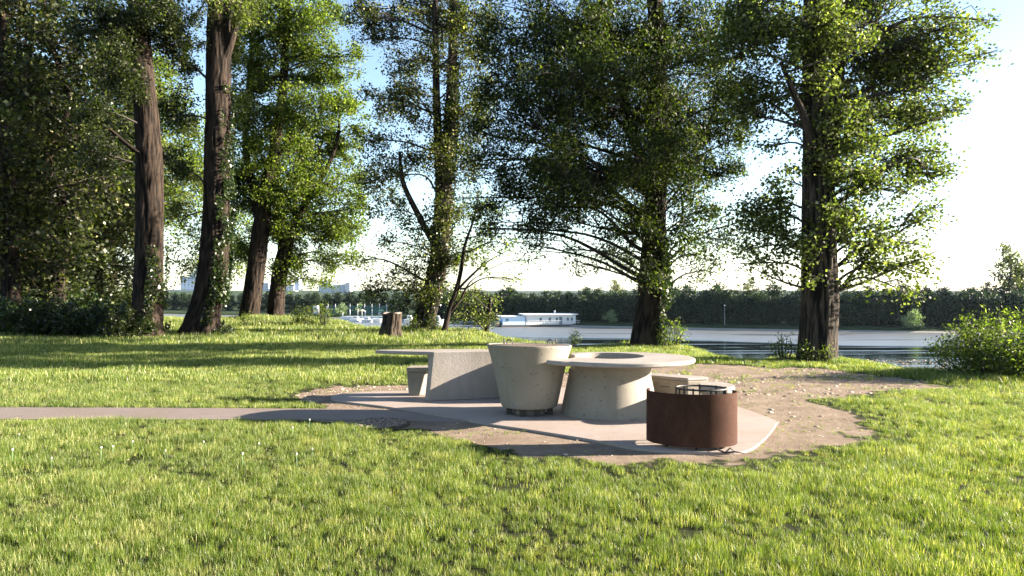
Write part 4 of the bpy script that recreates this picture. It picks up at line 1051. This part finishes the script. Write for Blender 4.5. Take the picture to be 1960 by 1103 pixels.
# ------------------------------------------------------------------ far city
m, nt, b = newmat('facade')
co = nt.nodes.new('ShaderNodeTexCoord').outputs['Object']; sx = nt.nodes.new('ShaderNodeSeparateXYZ'); nt.links.new(co, sx.inputs[0])
fz = mathn(nt, 'FRACT', mathn(nt, 'DIVIDE', sx.outputs[2], 4.2)); w_ = mathn(nt, 'LESS_THAN', fz, .42)
fx_ = mathn(nt, 'FRACT', mathn(nt, 'DIVIDE', sx.outputs[0], 7.0)); w2 = mathn(nt, 'LESS_THAN', fx_, .75)
nt.links.new(mixc(nt, mathn(nt, 'MULTIPLY', w_, w2), (.36, .41, .50), (.12, .17, .26)), b.inputs['Base Color']); b.inputs['Roughness'].default_value = .6
M['facade'] = m

CY = 1500.0
def city(name, pieces, label, base=-5):
    x0 = sum(p[0] + p[1] for p in pieces) / 2 / len(pieces)
    t_ = empty(name, ((x0 - 980) / FPX * CY, CY, base), label, 'building')
    for (a, b2, ytop, sl, dep, nm, mt) in pieces:
        z1 = EYE - (ytop - HZ) / FPX * CY - base; z2 = EYE - (sl - HZ) / FPX * CY - base
        X0, X1 = (a - x0) / FPX * CY, (b2 - x0) / FPX * CY
        MB().add([(X0, dep, 0), (X1, dep, 0), (X1, dep + 22, 0), (X0, dep + 22, 0), (X0, dep, z1), (X1, dep, z2), (X1, dep + 22, z2), (X0, dep + 22, z1)],
                 [(0, 3, 2, 1), (4, 5, 6, 7), (0, 1, 5, 4), (1, 2, 6, 5), (2, 3, 7, 6), (3, 0, 4, 7)]).build(nm, M[mt], t_)
    return t_
city('residential_tower', [(346, 384, 530, 530, 0, 'tower', 'facade'), (352, 392, 530, 485, 23, 'roof_wedge', 'roof_grey'), (330, 384, 555, 555, -24, 'wing', 'facade')], 'high-rise with slanted blue-grey top between the two thick left trunks')
city('office_block', [(610, 633, 543, 541, 0, 'slab', 'facade'), (634, 662, 546, 544, 8, 'curved_block', 'facade'), (661, 670, 541, 541, 0, 'stair_tower', 'roof_grey'), (620, 634, 539, 539, 23, 'rear_slab', 'facade')], 'pale office block of slabs, seen above the trees right of the mound pair')
city('glass_block', [(500, 514, 542, 542, 0, 'tower', 'facade'), (495, 520, 560, 560, -24, 'podium', 'facade')], 'pale tower glimpsed between the two trunks on the mound')
city('tower_block', [(544, 562, 545, 545, 0, 'tower', 'facade'), (546, 572, 556, 556, -24, 'podium', 'roof_grey'), (562, 570, 530, 530, 8, 'rear_tower', 'facade')], 'pale tower right of the right-hand trunk on the mound')

# ------------------------------------------------------------------ grass
def tuft(seed, nb, h, spread, width, pale=.06, flop=.5):
    rng = np.random.default_rng(seed); V, F_, T = [], [], []
    for k in range(nb):
        a = rng.random() * 2 * PI; r = spread * math.sqrt(rng.random()); x, y = r * math.cos(a), r * math.sin(a)
        hh = h * rng.uniform(.45, 1.1); la = rng.random() * 2 * PI; ln = flop * hh * rng.uniform(.1, 1.0); w = width * rng.uniform(.6, 1.2)
        fa = rng.random() * PI; wx, wy = math.cos(fa) * w / 2, math.sin(fa) * w / 2
        tv = rng.beta(2.2, 2.5) * .85
        if rng.random() < pale: tv = rng.uniform(.92, 1)
        b_ = len(V); N = 3
        for s_ in range(N + 1):
            u = s_ / N; cx = x + math.cos(la) * ln * u * u; cy = y + math.sin(la) * ln * u * u; z = hh * (u - .22 * u * u * (ln / hh)) - .005
            ww = (1 - u ** 1.6) if s_ < N else .04
            V += [(cx - wx * ww, cy - wy * ww, z), (cx + wx * ww, cy + wy * ww, z)]
        for s_ in range(N):
            F_.append((b_ + 2 * s_, b_ + 2 * s_ + 1, b_ + 2 * s_ + 3, b_ + 2 * s_ + 2)); T.append(tv)
    me_ = make_mesh('tuft', np.array(V), np.array(F_), M['grass'], False, T)
    return bpy.data.objects.new('tuft', me_)
TU = [tuft(1, 36, .095, .068, .0034, .10), tuft(2, 34, .078, .072, .0036, .14), tuft(3, 38, .105, .062, .0032, .10), tuft(4, 22, .065, .07, .0052, .05, .9), tuft(5, 32, .09, .075, .0034, .3)]
TF = [tuft(11, 30, .12, .15, .011), tuft(12, 30, .11, .16, .012, .09), tuft(13, 26, .13, .14, .011, .14)]

def scatter(region, dens, seed, tall=True):
    x0, x1, y0, y1 = region; rng = np.random.default_rng(seed)
    n_ = int((x1 - x0) * (y1 - y0) * dens)
    X_ = rng.uniform(x0, x1, n_); Y_ = rng.uniform(y0, y1, n_)
    k = np.abs(X_) < Y_ * .75 + 1.2
    X_, Y_ = X_[k], Y_[k]
    k = (sdist(X_, Y_, WATER_POLY) < 1.2)
    X_, Y_ = X_[k], Y_[k]
    da = dirt_amount(X_, Y_) if y0 < 19 else np.full(X_.shape, -1.0)
    pd = sdist(X_, Y_, PAD) if y0 < 19 else np.full(X_.shape, -1.0)
    pp = sdist(X_, Y_, PATH) if y0 < 19 else np.full(X_.shape, -1.0)
    island = (da > 0) & (fbm(X_ * 1.1, Y_ * 1.6, None, 61, 3) > .545) & ((da < .9) | (X_ > 2.6))
    k = ((da < 0) | (island & (rng.random(len(X_)) < .5))) & (pd < -.015) & (pp < -.02)
    X_, Y_, da = X_[k], Y_[k], da[k]
    # thin out in worn spots
    wn = fbm(X_ * .8, Y_ * .8, None, 44, 3)
    k = rng.random(len(X_)) < np.clip(1.25 - np.clip(wn - .52, 0, 1) * 3.2, .25, 1)
    k &= rng.random(len(X_)) < np.clip(.35 + -da * 1.6, .35, 1)
    X_, Y_, da = X_[k], Y_[k], da[k]
    hn = fbm(X_ * 1.6, Y_ * 1.6, None, 13, 3)
    S = .66 + .62 * np.clip((hn - .3) * 2, 0, 1) * rng.uniform(.8, 1.15, len(X_))
    S *= np.clip(.45 + -da * .9, .45, 1)
    # tall growth round trunks and along the bank lip
    sd = sdist(X_, Y_, WATER_POLY)
    S = np.where((sd > -1.2) & (Y_ > 15), S * .72, S)
    for (px, Yt, rad, mul) in ((1565, 17.3, 1.2, 2.1), (1240, 21.6, 1.5, 2.2), (750, 24.8, .8, 1.4), (810, 28.5, 1.6, 1.6), (385, 26.5, 1.5, 1.5), (500, 35.5, 3.5, 1.5)):
        d = np.hypot(X_ - (px - 980) / FPX * Yt, Y_ - Yt); S = np.where(d < rad, S * (1 + (mul - 1) * (1 - d / rad)), S)
    Z_ = ground_z(X_, Y_) - .012
    return X_, Y_, Z_, S, rng.random(len(X_)) * 2 * PI, rng

def grass_object(name, regions, tufts, label, smul=1):
    xs_, ys_, zs_, ss_, rs_ = [], [], [], [], []
    for reg, dens, seed, mul in regions:
        a, b2, c2, d2, e2, _ = scatter(reg, dens, seed)
        xs_.append(a); ys_.append(b2); zs_.append(c2); ss_.append(d2 * mul); rs_.append(e2)
    X_, Y_, Z_, S, R = map(np.concatenate, (xs_, ys_, zs_, ss_, rs_))
    print(name, len(X_))
    me_ = bpy.data.meshes.new(name); me_.vertices.add(len(X_)); me_.vertices.foreach_set('co', np.stack([X_, Y_, Z_], 1).astype(np.float32).ravel())
    for nm, v_ in (('gscale', S), ('grot', R)):
        a = me_.attributes.new(nm, 'FLOAT', 'POINT'); a.data.foreach_set('value', v_.astype(np.float32))
    me_.materials.append(M['grass'])
    o_ = link(name, me_); tag(o_, label, kind='stuff')
    ng = bpy.data.node_groups.new(name, 'GeometryNodeTree')
    ng.interface.new_socket('Geometry', in_out='INPUT', socket_type='NodeSocketGeometry'); ng.interface.new_socket('Geometry', in_out='OUTPUT', socket_type='NodeSocketGeometry')
    N = ng.nodes; L = ng.links
    gi = N.new('NodeGroupInput'); go = N.new('NodeGroupOutput')
    m2p = N.new('GeometryNodeMeshToPoints'); L.new(gi.outputs[0], m2p.inputs[0])
    iop = N.new('GeometryNodeInstanceOnPoints'); L.new(m2p.outputs[0], iop.inputs['Points'])
    jn = N.new('GeometryNodeJoinGeometry')
    for tf in reversed(tufts):
        oi = N.new('GeometryNodeObjectInfo'); oi.inputs['Object'].default_value = tf; oi.inputs['As Instance'].default_value = True; L.new(oi.outputs['Geometry'], jn.inputs[0])
    L.new(jn.outputs[0], iop.inputs['Instance']); iop.inputs['Pick Instance'].default_value = True
    ri = N.new('FunctionNodeRandomValue'); ri.data_type = 'INT'; ri.inputs['Min'].default_value = 0; ri.inputs['Max'].default_value = len(tufts) - 1
    out_i = [s for s in ri.outputs if s.type == 'INT'][0]
    for s in ri.inputs:
        if s.type == 'INT' and s.name == 'Max': s.default_value = len(tufts) - 1
        if s.type == 'INT' and s.name == 'Min': s.default_value = 0
    L.new(out_i, iop.inputs['Instance Index'])
    def attr(nm):
        a = N.new('GeometryNodeInputNamedAttribute'); a.data_type = 'FLOAT'; a.inputs['Name'].default_value = nm; return a.outputs['Attribute']
    cx = N.new('ShaderNodeCombineXYZ'); L.new(attr('grot'), cx.inputs[2]); L.new(cx.outputs[0], iop.inputs['Rotation'])
    L.new(attr('gscale'), iop.inputs['Scale'])
    L.new(iop.outputs[0], go.inputs[0])
    md = o_.modifiers.new('scatter', 'NODES'); md.node_group = ng
    return o_
grass_object('lawn_grass', [((-8, 9, 3.0, 6.5), 360, 1, .86), ((-10, 11, 6.5, 10.5), 290, 2, .92), ((-13, 14, 10.5, 14), 170, 3, 1.1)], TU, 'long sunlit lawn grass in front of and around the picnic place')
grass_object('meadow_grass', [((-18, 18, 13.0, 22), 90, 4, 1.12), ((-28, 12, 22, 48), 22, 5, 1.75)], TF, 'longer grass under the trees and along the river bank')

# a broken twig lying at the edge of the pad, in front of the barbecue
q = G(1388, 870); t = empty('fallen_twig', (q[0], q[1], .012), 'dark broken twig on the soil in front of the barbecue', 'twig')
for a0, L_, z_ in ((2.7, .16, .02), (.35, .12, .035), (-.2, .19, .008)):
    MB().tube([(0, 0, .004), (L_ * .5 * math.cos(a0), L_ * .5 * math.sin(a0), .012 + z_), (L_ * math.cos(a0), L_ * math.sin(a0), .004)], [.010, .008, .003], 6).build('stick', M['twig'], t)

# pebbles and wood chips on the bare soil
rng = np.random.default_rng(5)
X_ = rng.uniform(-4, 10.5, 90000); Y_ = rng.uniform(6.3, 17.5, 90000)
da = np.maximum(dirt_amount(X_, Y_), np.where(rng.random(len(X_)) < .03, .2, -1) * (sdist(X_, Y_, DIRT) > -.3))
wgt = np.clip((Y_ - 10.2) / 1.6, .10, 1)
k = (da > -.05) & (sdist(X_, Y_, PAD) < -.02) & (sdist(X_, Y_, PATH) < -.02) & (rng.random(len(X_)) < wgt)
X_, Y_ = X_[k][:16000], Y_[k][:16000]; n_ = len(X_)
s = rng.uniform(.005, .017, n_) * (1 + (rng.random(n_) < .06) * 1.5); a = rng.random(n_) * PI; el = rng.uniform(.3, .8, n_)
base = np.array([(-1, -1, 0), (1, -1, 0), (1, 1, 0), (-1, 1, 0), (-.6, -.6, 1), (.7, -.6, 1), (.6, .7, 1), (-.6, .6, 1)], float)
hgt = s * rng.uniform(.15, .5, n_)
vx = base[None, :, 0] * s[:, None]; vy = base[None, :, 1] * (s * el)[:, None]; vz = base[None, :, 2] * hgt[:, None]
V = np.stack([X_[:, None] + vx * np.cos(a)[:, None] - vy * np.sin(a)[:, None], Y_[:, None] + vx * np.sin(a)[:, None] + vy * np.cos(a)[:, None], vz - .012], 2).reshape(-1, 3)
fb = np.array([(4, 5, 6, 7), (0, 1, 5, 4), (1, 2, 6, 5), (2, 3, 7, 6), (3, 0, 4, 7)])
F = (fb[None] + (np.arange(n_) * 8)[:, None, None]).reshape(-1, 4)
tag(link('wood_chips', make_mesh('wood_chips', V, F, M['chip'], False, np.repeat(rng.random(n_), 5))), 'pebbles and wood chips strewn over the bare soil', kind='stuff')

# daisies
fm = MB().lathe([(.012, .0), (.017, .006), (.012, .014), (.004, .017)], (0, 0), 8)
fme = make_mesh('flower_head', np.array(fm.v), fm.f, M['petal'], True)
sm = MB().tube([(0, 0, -.11), (.004, 0, -.05), (0, 0, 0)], .0018, 4); sme = make_mesh('stem', np.array(sm.v), sm.f, M['green_cloth'])
rng = np.random.default_rng(9); cnt = 0
while cnt < 14:
    px, py = rng.uniform(20, 640), rng.uniform(812, 900)
    q = G(px, py)
    if dirt_amount(np.array([q[0]]), np.array([q[1]]))[0] > -.1 or sdist(np.array([q[0]]), np.array([q[1]]), PATH)[0] > -.1: continue
    r_ = empty('clover_flower', (q[0], q[1], .10 + rng.uniform(-.015, .015)), 'small whitish flower head standing in the lawn', 'flower', 'whitish flower heads in the lawn')
    link('flower_head', fme, r_); link('stem', sme, r_); s_ = rng.uniform(.45, .85); r_.scale = (s_, s_, 1); cnt += 1

# ------------------------------------------------------------------ air
m = bpy.data.materials.new('haze'); m.use_nodes = True; nt = m.node_tree
nt.nodes.remove(nt.nodes['Principled BSDF']); pv = nt.nodes.new('ShaderNodeVolumePrincipled'); pv.inputs['Color'].default_value = (.62, .80, 1, 1); pv.inputs['Density'].default_value = .00004
pv.inputs['Anisotropy'].default_value = .3
nt.links.new(pv.outputs[0], nt.nodes['Material Output'].inputs['Volume'])
o = MB().box(-3200, 3200, -200, 5200, -9.5, 120).build('haze', m); tag(o, 'thin pale haze in the air over the river and the far city', kind='stuff')

# ------------------------------------------------------------------ light, sky, camera
EL, AZ = math.radians(16), math.radians(4)
w = bpy.data.worlds.new('World'); SC.world = w; w.use_nodes = True; nt = w.node_tree
s = nt.nodes.new('ShaderNodeTexSky'); s.sky_type = 'NISHITA'; s.sun_disc = False; s.sun_elevation = EL; s.sun_rotation = PI / 2 - AZ
s.air_density = .9; s.dust_density = .5; s.ozone_density = 1.2
nt.links.new(s.outputs[0], nt.nodes['Background'].inputs[0]); nt.nodes['Background'].inputs[1].default_value = .05
ld = bpy.data.lights.new('sun', 'SUN'); ld.energy = 5.0; ld.angle = math.radians(.5); ld.color = (1, .88, .72)
lo = bpy.data.objects.new('sun', ld); COL.objects.link(lo)
lo.rotation_euler = Vector((math.cos(EL) * math.cos(AZ), math.cos(EL) * math.sin(AZ), math.sin(EL))).to_track_quat('Z', 'Y').to_euler()
cam = bpy.data.cameras.new('camera'); cam.sensor_width = 36; cam.lens = FPX / 1960 * 36; cam.clip_end = 9000; cam.clip_start = .1
cam.shift_y = (HZ - 551.5) / 1960
co_ = bpy.data.objects.new('camera', cam); COL.objects.link(co_); co_.location = (0, 0, EYE); co_.rotation_euler = (PI / 2, 0, 0); SC.camera = co_
SC.view_settings.view_transform = 'Standard'; SC.view_settings.look = 'None'; SC.view_settings.exposure = 3.0; SC.view_settings.gamma = 1
SC.cycles.max_bounces = 8; SC.cycles.transparent_max_bounces = 8; SC.cycles.use_denoising = True
SC.cycles.sample_clamp_indirect = 6
